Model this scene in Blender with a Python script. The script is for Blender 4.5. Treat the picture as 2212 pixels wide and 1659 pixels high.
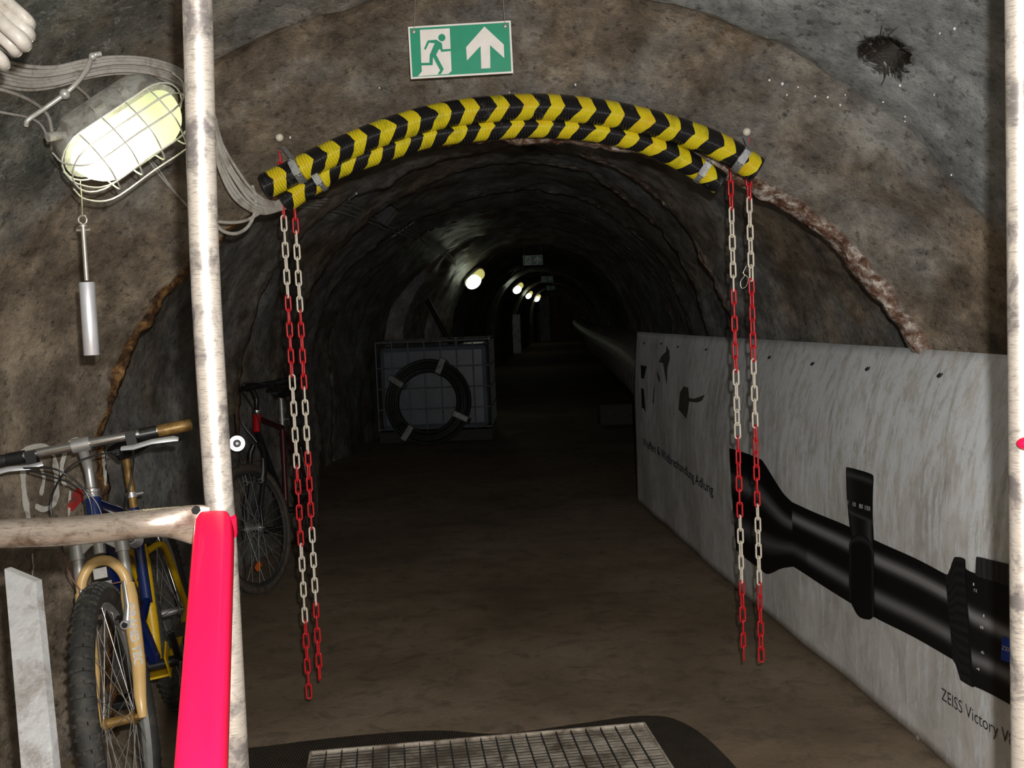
import bpy, bmesh, math, random
import numpy as np
from mathutils import Vector, Matrix, noise
from mathutils.bvhtree import BVHTree
from mathutils.geometry import tessellate_polygon
V = Vector
random.seed(5)
sc = bpy.context.scene
for o in list(bpy.data.objects): bpy.data.objects.remove(o)

# ------------------------------------------------------------------ camera, light, exposure
F_PX, CAM_H = 2283.0, 1.40
YAW, PITCH, ROLL = map(math.radians, (2.0, 3.9, -2.3))
CM = Matrix.Rotation(YAW, 3, 'Z') @ Matrix.Rotation(math.pi/2-PITCH, 3, 'X') @ Matrix.Rotation(ROLL, 3, 'Z')
cd = bpy.data.cameras.new('camera'); cam = bpy.data.objects.new('camera', cd)
sc.collection.objects.link(cam)
cd.sensor_width = 36; cd.lens = 36*F_PX/2212; cd.clip_start = .02; cd.clip_end = 200
cam.matrix_world = Matrix.Translation((0, 0, CAM_H)) @ CM.to_4x4()
sc.camera = cam
w = bpy.data.worlds.new('world'); sc.world = w; w.use_nodes = True
w.node_tree.nodes['Background'].inputs[0].default_value = (.5, .55, .6, 1)
w.node_tree.nodes['Background'].inputs[1].default_value = 0.0
sc.view_settings.view_transform = 'Standard'; sc.view_settings.look = 'None'
sc.view_settings.gamma = 1; sc.view_settings.use_curve_mapping = False
sc.view_settings.exposure = 0.0
# the camera's own flash, a hand's breadth above and right of the lens
fl = bpy.data.lights.new('camera_flash', 'POINT'); fl.energy = 265; fl.shadow_soft_size = .012; fl.color = (1, .97, .93)
flo = bpy.data.objects.new('camera_flash', fl); sc.collection.objects.link(flo)
flo.location = (.045, -.02, CAM_H+.075)

def ray(px, py):
    v = CM @ V((px-1106, 829.5-py, -F_PX)); return v/v.y
def at(px, py, d):
    v = ray(px, py)*d; return V((v.x, v.y, v.z+CAM_H))
def onfloor(px, py, z=0.0):
    v = ray(px, py); return v*((z-CAM_H)/v.z)+V((0, 0, CAM_H))

# ------------------------------------------------------------------ object helpers
SH = {}
def col(o): sc.collection.objects.link(o); return o
def tag(o, label=None, cat=None, group=None, kind=None):
    for k, v in (('label', label), ('category', cat), ('group', group), ('kind', kind)):
        if v: o[k] = v
    return o
def thing(name, label, cat, loc=(0, 0, 0), mat=None, group=None):
    o = col(bpy.data.objects.new(name, None)); o.empty_display_size = .1
    if mat is not None: o.matrix_world = mat; SH[o.name] = V((0, 0, 0))
    else: o.location = loc; SH[o.name] = V(loc)
    return tag(o, label, cat, group)
class MB:
    def __init__(s): s.v = []; s.f = []; s.uv = None; s.c = None
    def add(s, vs, fs):
        b = len(s.v); s.v += [V(p) for p in vs]; s.f += [tuple(i+b for i in f) for f in fs]; return s
    def box(s, c, size, rot=None):
        hx, hy, hz = [q/2 for q in size]; R = rot or Matrix.Identity(3); c = V(c)
        vs = [c+R@V((x*hx, y*hy, z*hz)) for x in (-1, 1) for y in (-1, 1) for z in (-1, 1)]
        return s.add(vs, [(0, 1, 3, 2), (4, 6, 7, 5), (0, 4, 5, 1), (2, 3, 7, 6), (0, 2, 6, 4), (1, 5, 7, 3)])
    def beam(s, a, b, wd, th, up=(0, 0, 1)):
        a, b = V(a), V(b); z = (b-a).normalized(); x = V(up).cross(z)
        if x.length < 1e-4: x = V((1, 0, 0))
        x.normalize(); y = z.cross(x)
        R = Matrix((x, y, z)).transposed()
        return s.box((a+b)/2, (wd, th, (b-a).length), R)
    def tube(s, pts, r, seg=10, closed=False, caps=True, uv=False, flat=None, up=None):
        pts = [V(p) for p in pts]; n = len(pts)
        rs = r if isinstance(r, (list, tuple)) else [r]*n
        tg = []
        for i in range(n):
            a = pts[(i-1) % n] if closed or i else pts[0]; b = pts[(i+1) % n] if closed or i < n-1 else pts[-1]
            t = (b-a); tg.append(t.normalized() if t.length > 1e-9 else V((0, 0, 1)))
        nr = V(up) if up else tg[0].orthogonal()
        b0 = len(s.v); L = 0; uvs = []
        for i in range(n):
            nr = (nr-tg[i]*nr.dot(tg[i])).normalized(); bn = tg[i].cross(nr)
            if i: L += (pts[i]-pts[i-1]).length
            fx, fy = (flat[i] if flat else (1, 1))
            for k in range(seg):
                a = 2*math.pi*k/seg
                s.v.append(pts[i]+(nr*math.cos(a)*fx+bn*math.sin(a)*fy)*rs[i]); uvs.append((L, k/seg))
        m = n if closed else n-1
        fu = []
        for i in range(m):
            for k in range(seg):
                j = (i+1) % n; k2 = (k+1) % seg
                s.f.append((b0+i*seg+k, b0+i*seg+k2, b0+j*seg+k2, b0+j*seg+k))
                if uv:
                    u0, u1 = uvs[i*seg][0], uvs[j*seg][0]; v0, v1 = k/seg, (k+1)/seg
                    fu.append([(u0, v0), (u0, v1), (u1, v1), (u1, v0)])
        if not closed and caps:
            s.f.append(tuple(b0+k for k in reversed(range(seg)))); s.f.append(tuple(b0+(n-1)*seg+k for k in range(seg)))
            if uv: fu += [[(0, k/seg) for k in range(seg)]]*2
        if uv: s.uv = (s.uv or [])+fu
        return s
    def cyl(s, a, b, r, seg=16, r2=None): return s.tube([a, b], [r, r if r2 is None else r2], seg)
    def ring(s, c, R, r, axis=(0, 1, 0), n=40, seg=10, flat=None):
        ax = V(axis).normalized(); u = ax.orthogonal().normalized(); w_ = ax.cross(u); c = V(c)
        return s.tube([c+(u*math.cos(2*math.pi*i/n)+w_*math.sin(2*math.pi*i/n))*R for i in range(n)], r, seg, closed=True,
                      flat=[flat]*n if flat else None, up=u if flat else None)
    def lathe(s, prof, c=(0, 0, 0), axis=(0, 0, 1), n=32):
        ax = V(axis).normalized(); u = ax.orthogonal().normalized(); w_ = ax.cross(u); c = V(c); b = len(s.v); m = len(prof)
        for i in range(n):
            a = 2*math.pi*i/n
            for r, h in prof: s.v.append(c+(u*math.cos(a)+w_*math.sin(a))*r+ax*h)
        for i in range(n):
            j = (i+1) % n
            for k in range(m-1): s.f.append((b+i*m+k, b+j*m+k, b+j*m+k+1, b+i*m+k+1))
        return s
    def poly(s, pts):       # concave outline, filled
        pts = [V(p) for p in pts]; t = tessellate_polygon([pts]); return s.add(pts, [tuple(x) for x in t])
    def prism(s, pts, off):
        pts = [V(p) for p in pts]; n = len(pts); off = V(off); t = tessellate_polygon([pts])
        fs = [tuple(x) for x in t]+[tuple(n+i for i in reversed(x)) for x in t]
        fs += [(i, (i+1) % n, n+(i+1) % n, n+i) for i in range(n)]
        return s.add(pts+[p+off for p in pts], fs)
    def sphere(s, c, r, n=12, sc3=(1, 1, 1)):
        b = len(s.v); c = V(c)
        for i in range(n+1):
            t = math.pi*i/n
            for k in range(2*n):
                a = math.pi*k/n
                s.v.append(c+V((math.sin(t)*math.cos(a)*sc3[0], math.sin(t)*math.sin(a)*sc3[1], math.cos(t)*sc3[2]))*r)
        for i in range(n):
            for k in range(2*n):
                s.f.append((b+i*2*n+k, b+(i+1)*2*n+k, b+(i+1)*2*n+(k+1) % (2*n), b+i*2*n+(k+1) % (2*n)))
        return s
    def xf(s, M): s.v = [M@p for p in s.v]; return s
def obj(name, mb, mat, parent=None, smooth=True, bevel=0, label=None, recalc=True):
    off = SH.get(parent.name, V((0, 0, 0))) if parent else V((0, 0, 0))
    me = bpy.data.meshes.new(name); me.from_pydata([tuple(p-off) for p in mb.v], [], mb.f)
    if mb.uv:
        ul = me.uv_layers.new(name='uv'); flat = [c for f in mb.uv for uvp in f for c in uvp]
        if len(flat) == 2*len(me.loops): ul.data.foreach_set('uv', flat)
    if mb.c:
        ca = me.color_attributes.new('print', 'FLOAT_COLOR', 'POINT'); ca.data.foreach_set('color', [x for c in mb.c for x in c])
    if recalc:
        bm = bmesh.new(); bm.from_mesh(me); bmesh.ops.recalc_face_normals(bm, faces=bm.faces); bm.to_mesh(me); bm.free()
    if smooth:
        me.polygons.foreach_set('use_smooth', [True]*len(me.polygons))
        try: me.set_sharp_from_angle(angle=math.radians(38))
        except Exception: pass
    me.materials.append(mat); o = col(bpy.data.objects.new(name, me))
    if parent: o.parent = parent; SH[o.name] = off
    if bevel:
        b = o.modifiers.new('bevel', 'BEVEL'); b.width = bevel; b.segments = 2; b.limit_method = 'ANGLE'; b.angle_limit = math.radians(40)
    if label: o['label'] = label
    return o
def spline(pts, n=8):
    pts = [V(p) for p in pts]; P = [pts[0]*2-pts[1]]+pts+[pts[-1]*2-pts[-2]]; out = []
    for i in range(1, len(P)-2):
        a, b, c, d = P[i-1:i+3]
        for k in range(n):
            t = k/n; out.append(.5*((2*b)+(c-a)*t+(2*a-5*b+4*c-d)*t*t+(3*b-a-3*c+d)*t**3))
    return out+[pts[-1]]

# ------------------------------------------------------------------ materials
def newmat(name):
    m = bpy.data.materials.new(name); m.use_nodes = True; nt = m.node_tree; return m, nt, nt.nodes['Principled BSDF']
def N(nt, t, **kw):
    n = nt.nodes.new(t)
    for k, v in kw.items():
        if k.startswith('i_'): n.inputs[k[2:].replace('_', ' ')].default_value = v
        else: setattr(n, k, v)
    return n
def noise_n(nt, scale, detail=6, rough=.6, coord=None, dist=0.0):
    n = N(nt, 'ShaderNodeTexNoise'); n.inputs['Scale'].default_value = scale; n.inputs['Detail'].default_value = detail
    n.inputs['Roughness'].default_value = rough; n.inputs['Distortion'].default_value = dist
    if coord is not None: nt.links.new(coord, n.inputs['Vector'])
    return n.outputs['Fac']
def ramp(nt, src, stops):
    r = N(nt, 'ShaderNodeValToRGB'); e = r.color_ramp.elements
    while len(e) < len(stops): e.new(.5)
    for x, (p, c) in zip(e, stops): x.position = p; x.color = (*c, 1) if len(c) == 3 else c
    nt.links.new(src, r.inputs[0]); return r.outputs[0]
def mix(nt, fac, a, b):
    m = N(nt, 'ShaderNodeMix', data_type='RGBA')
    for i, x in ((0, fac), (6, a), (7, b)):
        if isinstance(x, (int, float)): m.inputs[i].default_value = x
        elif isinstance(x, tuple): m.inputs[i].default_value = (*x, 1)
        else: nt.links.new(x, m.inputs[i])
    return m.outputs[2]
def math_n(nt, op, a, b=None, c=None, clamp=False):
    m = N(nt, 'ShaderNodeMath', operation=op); m.use_clamp = clamp
    for i, x in enumerate((a, b, c)):
        if x is None: continue
        if isinstance(x, (int, float)): m.inputs[i].default_value = x
        else: nt.links.new(x, m.inputs[i])
    return m.outputs[0]
def bump(nt, bs, h, strength=.5, dist=.01):
    b = N(nt, 'ShaderNodeBump'); b.inputs['Strength'].default_value = strength; b.inputs['Distance'].default_value = dist
    nt.links.new(h, b.inputs['Height']); nt.links.new(b.outputs[0], bs.inputs['Normal'])
def plain(name, c, rough=.5, metal=0.0, var=.25, scale=30, bmp=0.0, spec=.5, coat=0):
    m, nt, bs = newmat(name); co = N(nt, 'ShaderNodeTexCoord').outputs['Object']
    f = noise_n(nt, scale, 5, .6, co); d = tuple(x*(1-var) for x in c); l = tuple(min(1, x*(1+var)) for x in c)
    nt.links.new(ramp(nt, f, [(.3, d), (.7, l)]), bs.inputs['Base Color'])
    bs.inputs['Roughness'].default_value = rough; bs.inputs['Metallic'].default_value = metal
    bs.inputs['Specular IOR Level'].default_value = spec; bs.inputs['Coat Weight'].default_value = coat
    if bmp: bump(nt, bs, f, bmp, .004)
    return m
def worn(name, c, dirt, amt=.5, rough=.4, metal=0.0, scale=12, bmp=.2, fine=90):
    m, nt, bs = newmat(name); co = N(nt, 'ShaderNodeTexCoord').outputs['Object']
    f = noise_n(nt, scale, 9, .7, co, .6); g = noise_n(nt, fine, 4, .6, co)
    k = ramp(nt, f, [(amt-.07, (0, 0, 0)), (amt+.09, (1, 1, 1))])
    c2 = mix(nt, k, tuple(c), tuple(dirt)); c3 = mix(nt, math_n(nt, 'MULTIPLY', g, .45), c2, tuple(x*.35 for x in dirt))
    nt.links.new(c3, bs.inputs['Base Color']); bs.inputs['Metallic'].default_value = metal
    nt.links.new(math_n(nt, 'MULTIPLY_ADD', f, .35, rough-.17, True), bs.inputs['Roughness'])
    if bmp: bump(nt, bs, g, bmp, .003)
    return m
def attr(nt, n): a = N(nt, 'ShaderNodeAttribute'); a.attribute_name = n; return a
def rock_mat():
    m, nt, bs = newmat('wet_shotcrete'); co = N(nt, 'ShaderNodeTexCoord').outputs['Object']
    big = noise_n(nt, 1.3, 8, .68, co, .5); mid = noise_n(nt, 5.5, 11, .76, co, .15); fine = noise_n(nt, 38, 6, .7, co); grit = noise_n(nt, 150, 3, .6, co)
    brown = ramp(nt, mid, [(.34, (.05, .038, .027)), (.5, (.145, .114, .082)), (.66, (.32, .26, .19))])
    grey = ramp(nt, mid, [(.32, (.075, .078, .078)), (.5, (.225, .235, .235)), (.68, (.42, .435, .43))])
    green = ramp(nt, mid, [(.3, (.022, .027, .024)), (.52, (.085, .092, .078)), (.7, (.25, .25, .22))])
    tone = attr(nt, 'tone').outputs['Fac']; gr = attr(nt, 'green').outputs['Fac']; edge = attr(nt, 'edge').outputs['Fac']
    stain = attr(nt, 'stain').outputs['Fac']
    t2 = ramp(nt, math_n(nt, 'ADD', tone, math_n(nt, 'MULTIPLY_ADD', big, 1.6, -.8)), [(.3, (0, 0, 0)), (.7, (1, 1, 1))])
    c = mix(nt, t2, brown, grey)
    g2 = ramp(nt, math_n(nt, 'ADD', gr, math_n(nt, 'MULTIPLY_ADD', big, 1.2, -.6)), [(.42, (0, 0, 0)), (.62, (1, 1, 1))])
    c = mix(nt, g2, c, green)
    c = mix(nt, math_n(nt, 'MULTIPLY', g2, ramp(nt, noise_n(nt, 30, 8, .8, co, .8), [(.56, (0, 0, 0)), (.64, (.8, .8, .8))])), c, (.36, .37, .33))
    c = mix(nt, ramp(nt, noise_n(nt, 75, 4, .7, co), [(.66, (0, 0, 0)), (.72, (.55, .55, .55))]), c, (.34, .33, .30))
    eff = noise_n(nt, 2.6, 11, .78, co, .4)
    c = mix(nt, ramp(nt, eff, [(.62, (0, 0, 0)), (.74, (.7, .7, .7))]), c, (.27, .25, .21))
    c = mix(nt, ramp(nt, fine, [(.32, (.75, .75, .75)), (.46, (0, 0, 0))]), c, (.018, .015, .013))
    en = noise_n(nt, 26, 7, .7, co, .4)
    ec = ramp(nt, en, [(.34, (.03, .018, .014)), (.44, (.15, .07, .04)), (.52, (.26, .20, .17)), (.60, (.60, .54, .48))])
    sx = N(nt, 'ShaderNodeSeparateXYZ'); nt.links.new(co, sx.inputs[0])
    eo = ramp(nt, en, [(.35, (.02, .012, .008)), (.5, (.10, .05, .022)), (.62, (.32, .17, .06)), (.72, (.42, .30, .18))])
    ec = mix(nt, ramp(nt, math_n(nt, 'MULTIPLY_ADD', sx.outputs[0], .5, .5), [(.35, (0, 0, 0)), (.55, (1, 1, 1))]), eo, ec)
    e2 = ramp(nt, math_n(nt, 'MULTIPLY', edge, math_n(nt, 'MULTIPLY_ADD', mid, 1.2, .35)), [(.45, (0, 0, 0)), (.62, (1, 1, 1))])
    c = mix(nt, e2, c, ec)
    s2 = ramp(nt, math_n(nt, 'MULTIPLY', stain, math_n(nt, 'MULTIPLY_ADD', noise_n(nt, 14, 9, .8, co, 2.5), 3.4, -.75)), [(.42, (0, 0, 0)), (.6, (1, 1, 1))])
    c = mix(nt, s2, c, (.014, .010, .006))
    nt.links.new(c, bs.inputs['Base Color'])
    nt.links.new(math_n(nt, 'MULTIPLY_ADD', big, .55, .18), bs.inputs['Roughness'])
    h = math_n(nt, 'ADD', math_n(nt, 'MULTIPLY', mid, .55), math_n(nt, 'ADD', math_n(nt, 'MULTIPLY', fine, .42), math_n(nt, 'MULTIPLY', grit, .26)))
    bump(nt, bs, h, .7, .014); bs.inputs['Specular IOR Level'].default_value = .5
    return m
def floor_mat():
    m, nt, bs = newmat('dusty_floor'); co = N(nt, 'ShaderNodeTexCoord').outputs['Object']
    a = noise_n(nt, 1.1, 8, .65, co, .4); b = noise_n(nt, 9, 9, .72, co, .5); c_ = noise_n(nt, 120, 4, .7, co)
    c = ramp(nt, a, [(.3, (.14, .10, .062)), (.5, (.225, .165, .107)), (.7, (.30, .235, .165))])
    c = mix(nt, ramp(nt, b, [(.33, (.7, .7, .7)), (.5, (0, 0, 0))]), c, (.09, .068, .047))
    c = mix(nt, ramp(nt, c_, [(.66, (0, 0, 0)), (.72, (.6, .6, .6))]), c, (.32, .28, .22))
    c = mix(nt, ramp(nt, c_, [(.3, (.7, .7, .7)), (.36, (0, 0, 0))]), c, (.02, .016, .012))
    nt.links.new(c, bs.inputs['Base Color']); bs.inputs['Roughness'].default_value = .75
    bump(nt, bs, math_n(nt, 'ADD', b, math_n(nt, 'MULTIPLY', c_, .4)), .5, .012); return m
def tape_mat():
    m, nt, bs = newmat('warning_tape'); uv = N(nt, 'ShaderNodeUVMap'); uv.uv_map = 'uv'
    sp = N(nt, 'ShaderNodeSeparateXYZ'); nt.links.new(uv.outputs[0], sp.inputs[0]); u, v = sp.outputs[0], sp.outputs[1]
    co = N(nt, 'ShaderNodeTexCoord').outputs['Object']
    tri = math_n(nt, 'PINGPONG', math_n(nt, 'MULTIPLY', v, 4.0), 1.0)
    w_ = math_n(nt, 'MULTIPLY_ADD', noise_n(nt, 9, 2, .5, co), .5, -.25)
    ph = math_n(nt, 'FRACT', math_n(nt, 'ADD', math_n(nt, 'MULTIPLY_ADD', u, 11.2, math_n(nt, 'MULTIPLY', tri, .42)), w_))
    blk = math_n(nt, 'LESS_THAN', ph, .5)
    ye = ramp(nt, noise_n(nt, 14, 6, .7, co), [(.3, (.42, .36, .01)), (.5, (.72, .60, .015)), (.7, (.66, .42, .012))])
    bc = ramp(nt, noise_n(nt, 16, 6, .7, co), [(.6, (.008, .008, .009)), (.8, (.10, .10, .10))])
    c = mix(nt, blk, ye, bc)
    c = mix(nt, ramp(nt, noise_n(nt, 60, 6, .8, co), [(.62, (0, 0, 0)), (.75, (.6, .6, .6))]), c, (.05, .04, .02))
    nt.links.new(c, bs.inputs['Base Color']); bs.inputs['Roughness'].default_value = .22
    rib = math_n(nt, 'SINE', math_n(nt, 'MULTIPLY', u, 2*math.pi*110))
    bump(nt, bs, rib, .7, .0022); return m
def banner_mat():
    m, nt, bs = newmat('wet_banner_sheet'); tc = N(nt, 'ShaderNodeTexCoord'); co = tc.outputs['Object']
    mp = N(nt, 'ShaderNodeMapping'); mp.inputs['Scale'].default_value = (1, 1, .22); nt.links.new(co, mp.inputs[0]); st = mp.outputs[0]
    a = noise_n(nt, 22, 10, .78, st, .08); b = noise_n(nt, 5, 8, .7, co, .8); z = N(nt, 'ShaderNodeSeparateXYZ'); nt.links.new(co, z.inputs[0])
    c = ramp(nt, b, [(.3, (.48, .465, .43)), (.6, (.72, .71, .69))])
    wet = ramp(nt, math_n(nt, 'ADD', a, math_n(nt, 'MULTIPLY', z.outputs[2], .10)), [(.53, (0, 0, 0)), (.63, (.75, .75, .75))])
    c = mix(nt, wet, c, (.86, .92, .98))
    d = noise_n(nt, 3.2, 10, .8, st, 1.0)
    c = mix(nt, ramp(nt, d, [(.58, (0, 0, 0)), (.72, (.75, .75, .75))]), c, (.30, .265, .21))
    c = mix(nt, ramp(nt, noise_n(nt, 95, 5, .7, co), [(.64, (0, 0, 0)), (.70, (.7, .7, .7))]), c, (.12, .11, .09))
    nt.links.new(c, bs.inputs['Base Color']); nt.links.new(math_n(nt, 'MULTIPLY_ADD', a, .5, .15), bs.inputs['Roughness'])
    bump(nt, bs, math_n(nt, 'ADD', a, math_n(nt, 'MULTIPLY', noise_n(nt, 160, 3, .6, co), .6)), .35, .004); return m
def print_mat():
    m, nt, bs = newmat('printed_picture'); c = attr(nt, 'print').outputs['Color']; co = N(nt, 'ShaderNodeTexCoord').outputs['Object']
    k = ramp(nt, noise_n(nt, 55, 7, .8, co), [(.68, (0, 0, 0)), (.78, (.35, .35, .35))])
    nt.links.new(mix(nt, k, c, (.3, .3, .3)), bs.inputs['Base Color']); bs.inputs['Roughness'].default_value = .5; bs.inputs['Specular IOR Level'].default_value = .25
    return m
def steel_mat(name, c, dirt, amt, metal=.55, rough=.38):
    m, nt, bs = newmat(name); co = N(nt, 'ShaderNodeTexCoord').outputs['Object']
    f = noise_n(nt, 16, 8, .65, co, .4); mp = N(nt, 'ShaderNodeMapping'); mp.inputs['Scale'].default_value = (1, 1, 8); nt.links.new(co, mp.inputs[0])
    s_ = noise_n(nt, 60, 5, .7, mp.outputs[0]); g = noise_n(nt, 70, 6, .75, co)
    k = ramp(nt, f, [(amt, (0, 0, 0)), (amt+.12, (1, 1, 1))]); c2 = mix(nt, k, c, dirt)
    c2 = mix(nt, ramp(nt, s_, [(.5, (0, 0, 0)), (.68, (.6, .6, .6))]), c2, tuple(x*.6 for x in dirt))
    c2 = mix(nt, ramp(nt, g, [(.62, (0, 0, 0)), (.72, (.8, .8, .8))]), c2, (.16, .07, .035))
    nt.links.new(c2, bs.inputs['Base Color']); bs.inputs['Metallic'].default_value = metal
    nt.links.new(math_n(nt, 'MULTIPLY_ADD', f, .3, rough-.14), bs.inputs['Roughness']); bump(nt, bs, s_, .15, .001); return m
def rib_mat(name, c, freq, axis=1, rough=.4):
    m, nt, bs = newmat(name); co = N(nt, 'ShaderNodeTexCoord').outputs['Object']; z = N(nt, 'ShaderNodeSeparateXYZ'); nt.links.new(co, z.inputs[0])
    s_ = math_n(nt, 'SINE', math_n(nt, 'MULTIPLY', z.outputs[axis], freq)); n_ = noise_n(nt, 14, 7, .7, co)
    nt.links.new(ramp(nt, n_, [(.3, tuple(x*.5 for x in c)), (.7, c)]), bs.inputs['Base Color']); bs.inputs['Roughness'].default_value = rough
    bump(nt, bs, s_, .9, .006 if freq > 200 else .02); return m
def glass_mat():
    m, nt, bs = newmat('frosted_lamp_glass'); out = nt.nodes['Material Output']
    tl = N(nt, 'ShaderNodeBsdfTranslucent'); tl.inputs[0].default_value = (.86, .90, .66, 1)
    tr = N(nt, 'ShaderNodeBsdfTransparent'); tr.inputs[0].default_value = (.95, 1, .8, 1)
    df = N(nt, 'ShaderNodeBsdfDiffuse'); df.inputs[0].default_value = (.45, .5, .26, 1)
    gl = N(nt, 'ShaderNodeBsdfGlossy'); gl.inputs['Roughness'].default_value = .12
    m1 = N(nt, 'ShaderNodeMixShader'); m1.inputs[0].default_value = .38; nt.links.new(tl.outputs[0], m1.inputs[1]); nt.links.new(tr.outputs[0], m1.inputs[2])
    m2 = N(nt, 'ShaderNodeMixShader'); m2.inputs[0].default_value = .3; nt.links.new(m1.outputs[0], m2.inputs[1]); nt.links.new(df.outputs[0], m2.inputs[2])
    m3 = N(nt, 'ShaderNodeMixShader'); m3.inputs[0].default_value = .06; nt.links.new(m2.outputs[0], m3.inputs[1]); nt.links.new(gl.outputs[0], m3.inputs[2])
    nt.links.new(m3.outputs[0], out.inputs[0]); return m
def emit(name, c, s_):
    m, nt, bs = newmat(name); bs.inputs['Base Color'].default_value = (*c, 1)
    bs.inputs['Emission Color'].default_value = (*c, 1); bs.inputs['Emission Strength'].default_value = s_; return m

M = dict(
 rock=rock_mat(), floor=floor_mat(), tape=tape_mat(), banner=banner_mat(), prnt=print_mat(),
 steel=steel_mat('worn_steel_tube', (.62, .56, .49), (.22, .20, .19), .50), steel2=steel_mat('rusty_steel_bar', (.52, .44, .37), (.20, .13, .09), .50, .8, .30),
 red_paint=plain('red_paint', (.90, .004, .055), .3, 0, .04, 12, coat=.3), chain_red=plain('red_plastic', (.52, .012, .018), .35, 0, .2, 60),
 chain_white=plain('white_plastic', (.66, .60, .50), .4, 0, .15, 60), white=plain('sign_white', (.74, .70, .66), .45, 0, .06, 25),
 green=plain('sign_green', (.004, .255, .14), .4, 0, .08, 20), rivet=plain('rivet_grey', (.38, .36, .33), .4, .5, .2, 60),
 cable=worn('grey_cable', (.50, .48, .44), (.30, .25, .20), .55, .45, 0, 18), hose=worn('pale_hose', (.52, .49, .44), (.30, .24, .18), .6, .4, 0, 10),
 galv=worn('galvanised', (.36, .37, .38), (.17, .16, .15), .55, .4, .5, 18), housing=worn('lamp_housing', (.52, .52, .48), (.26, .24, .20), .5, .5, .2, 20),
 cage=plain('cage_wire', (.62, .61, .56), .35, .4, .15, 40), glass=glass_mat(), bulb=emit('lamp_bulb', (1, .97, .86), 60), far=emit('far_lamp', (.90, 1, .78), 4),
 far_glass=emit('far_lamp_glass', (.55, .52, .16), .9),
 alu=plain('brushed_aluminium', (.80, .81, .86), .34, .65, .06, 40), chrome=plain('chrome', (.70, .70, .70), .16, .95, .08, 30),
 silver=plain('silver_alloy', (.55, .55, .54), .32, .7, .15, 30), rubber=plain('black_rubber', (.020, .020, .019), .55, 0, .4, 40, .3),
 black=plain('black_plastic', (.012, .012, .013), .35, 0, .3, 40), tyre=worn('dirty_tyre', (.030, .030, .028), (.085, .075, .06), .58, .7, 0, 25, .5),
 tyre2=worn('brown_dusty_tyre', (.07, .055, .042), (.12, .095, .07), .5, .7, 0, 25, .5),
 cream=plain('cream_paint', (.66, .43, .17), .3, 0, .08, 14, coat=.3), blue=plain('blue_paint', (.003, .016, .11), .22, .15, .2, 20, coat=.5),
 yellow=worn('yellow_paint', (.72, .44, .004), (.40, .22, .01), .66, .35, 0, 25), gold=worn('gold_grip', (.42, .26, .08), (.22, .12, .03), .5, .4, .3, 25),
 red_frame=plain('red_frame', (.42, .008, .012), .3, 0, .15, 25, coat=.3), orange=plain('orange_reflector', (.75, .14, .01), .25, 0, .1, 40),
 cord=plain('wire_brown', (.14, .05, .03), .5), plank=worn('weathered_white_paint', (.36, .36, .36), (.20, .185, .17), .52, .35, .1, 16, .4),
 wpaint=worn('white_wall_paint', (.62, .60, .54), (.24, .22, .18), .60, .6, 0, 22, .3), rpaint=worn('red_wall_paint', (.42, .02, .02), (.16, .05, .04), .56, .6, 0, 20, .3),
 tank=plain('milky_plastic_tank', (.12, .14, .17), .4, 0, .2, 6), duct=rib_mat('ribbed_duct', (.22, .185, .155), 2*math.pi/.075), wet=plain('water', (.8, .8, .8), .03, 0, .02, 5, spec=1),
 grate=worn('grating_metal', (.62, .55, .46), (.20, .155, .11), .50, .5, .0, 7, .4), mat_rib=None, blue_print=plain('blue_print', (.01, .06, .42), .5), letter=plain('black_letters', (.014, .014, .018), .5),
 letter_w=plain('white_letters', (.88, .88, .86), .4), cabinet=worn('dull_metal_cabinet', (.70, .70, .74), (.42, .40, .40), .55, .4, .2, 6), concrete=worn('pale_concrete', (.40, .43, .44), (.2, .2, .19), .55, .7, 0, 3), wood=worn('brown_post', (.20, .11, .06), (.09, .05, .03), .5, .6),
 hole=plain('torn_hole', (.085, .080, .066), .7, 0, .3, 30), steelwire=plain('steel_wire', (.45, .42, .36), .4, .6, .2, 30))
M['maroon'] = plain('maroon_frame', (.06, .008, .009), .35, 0, .2, 30)
M['mat_rib'] = rib_mat('ribbed_rubber', (.105, .082, .056), 2*math.pi/.0085, 0, .6)

# ------------------------------------------------------------------ the tunnel shell
def sm(t): return t*t*(3-2*t)
KEY = [  # depth, left, right, top, spring height, edge, tone, green
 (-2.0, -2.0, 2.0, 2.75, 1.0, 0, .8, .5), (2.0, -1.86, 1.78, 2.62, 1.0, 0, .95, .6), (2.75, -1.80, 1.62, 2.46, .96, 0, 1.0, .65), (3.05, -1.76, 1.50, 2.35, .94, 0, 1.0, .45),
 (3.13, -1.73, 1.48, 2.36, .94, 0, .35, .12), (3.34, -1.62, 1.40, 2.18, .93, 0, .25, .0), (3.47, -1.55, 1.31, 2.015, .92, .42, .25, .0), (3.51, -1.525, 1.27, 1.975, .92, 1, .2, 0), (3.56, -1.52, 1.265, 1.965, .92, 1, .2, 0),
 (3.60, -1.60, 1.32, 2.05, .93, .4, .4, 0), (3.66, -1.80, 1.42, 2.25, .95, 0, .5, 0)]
RIBS = [(5.4, -1.62, 1.00, 2.235), (6.8, -1.68, 1.06, 2.345), (8.5, -1.90, 1.16, 2.36), (10.2, -2.12, 1.20, 2.40), (12.8, -1.98, 1.22, 2.42), (13.9, -1.62, 1.2, 2.36)]+[(15+2.6*i, -1.36+.003*i*i, 1.2+.003*i*i, 2.33) for i in range(14)]
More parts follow.
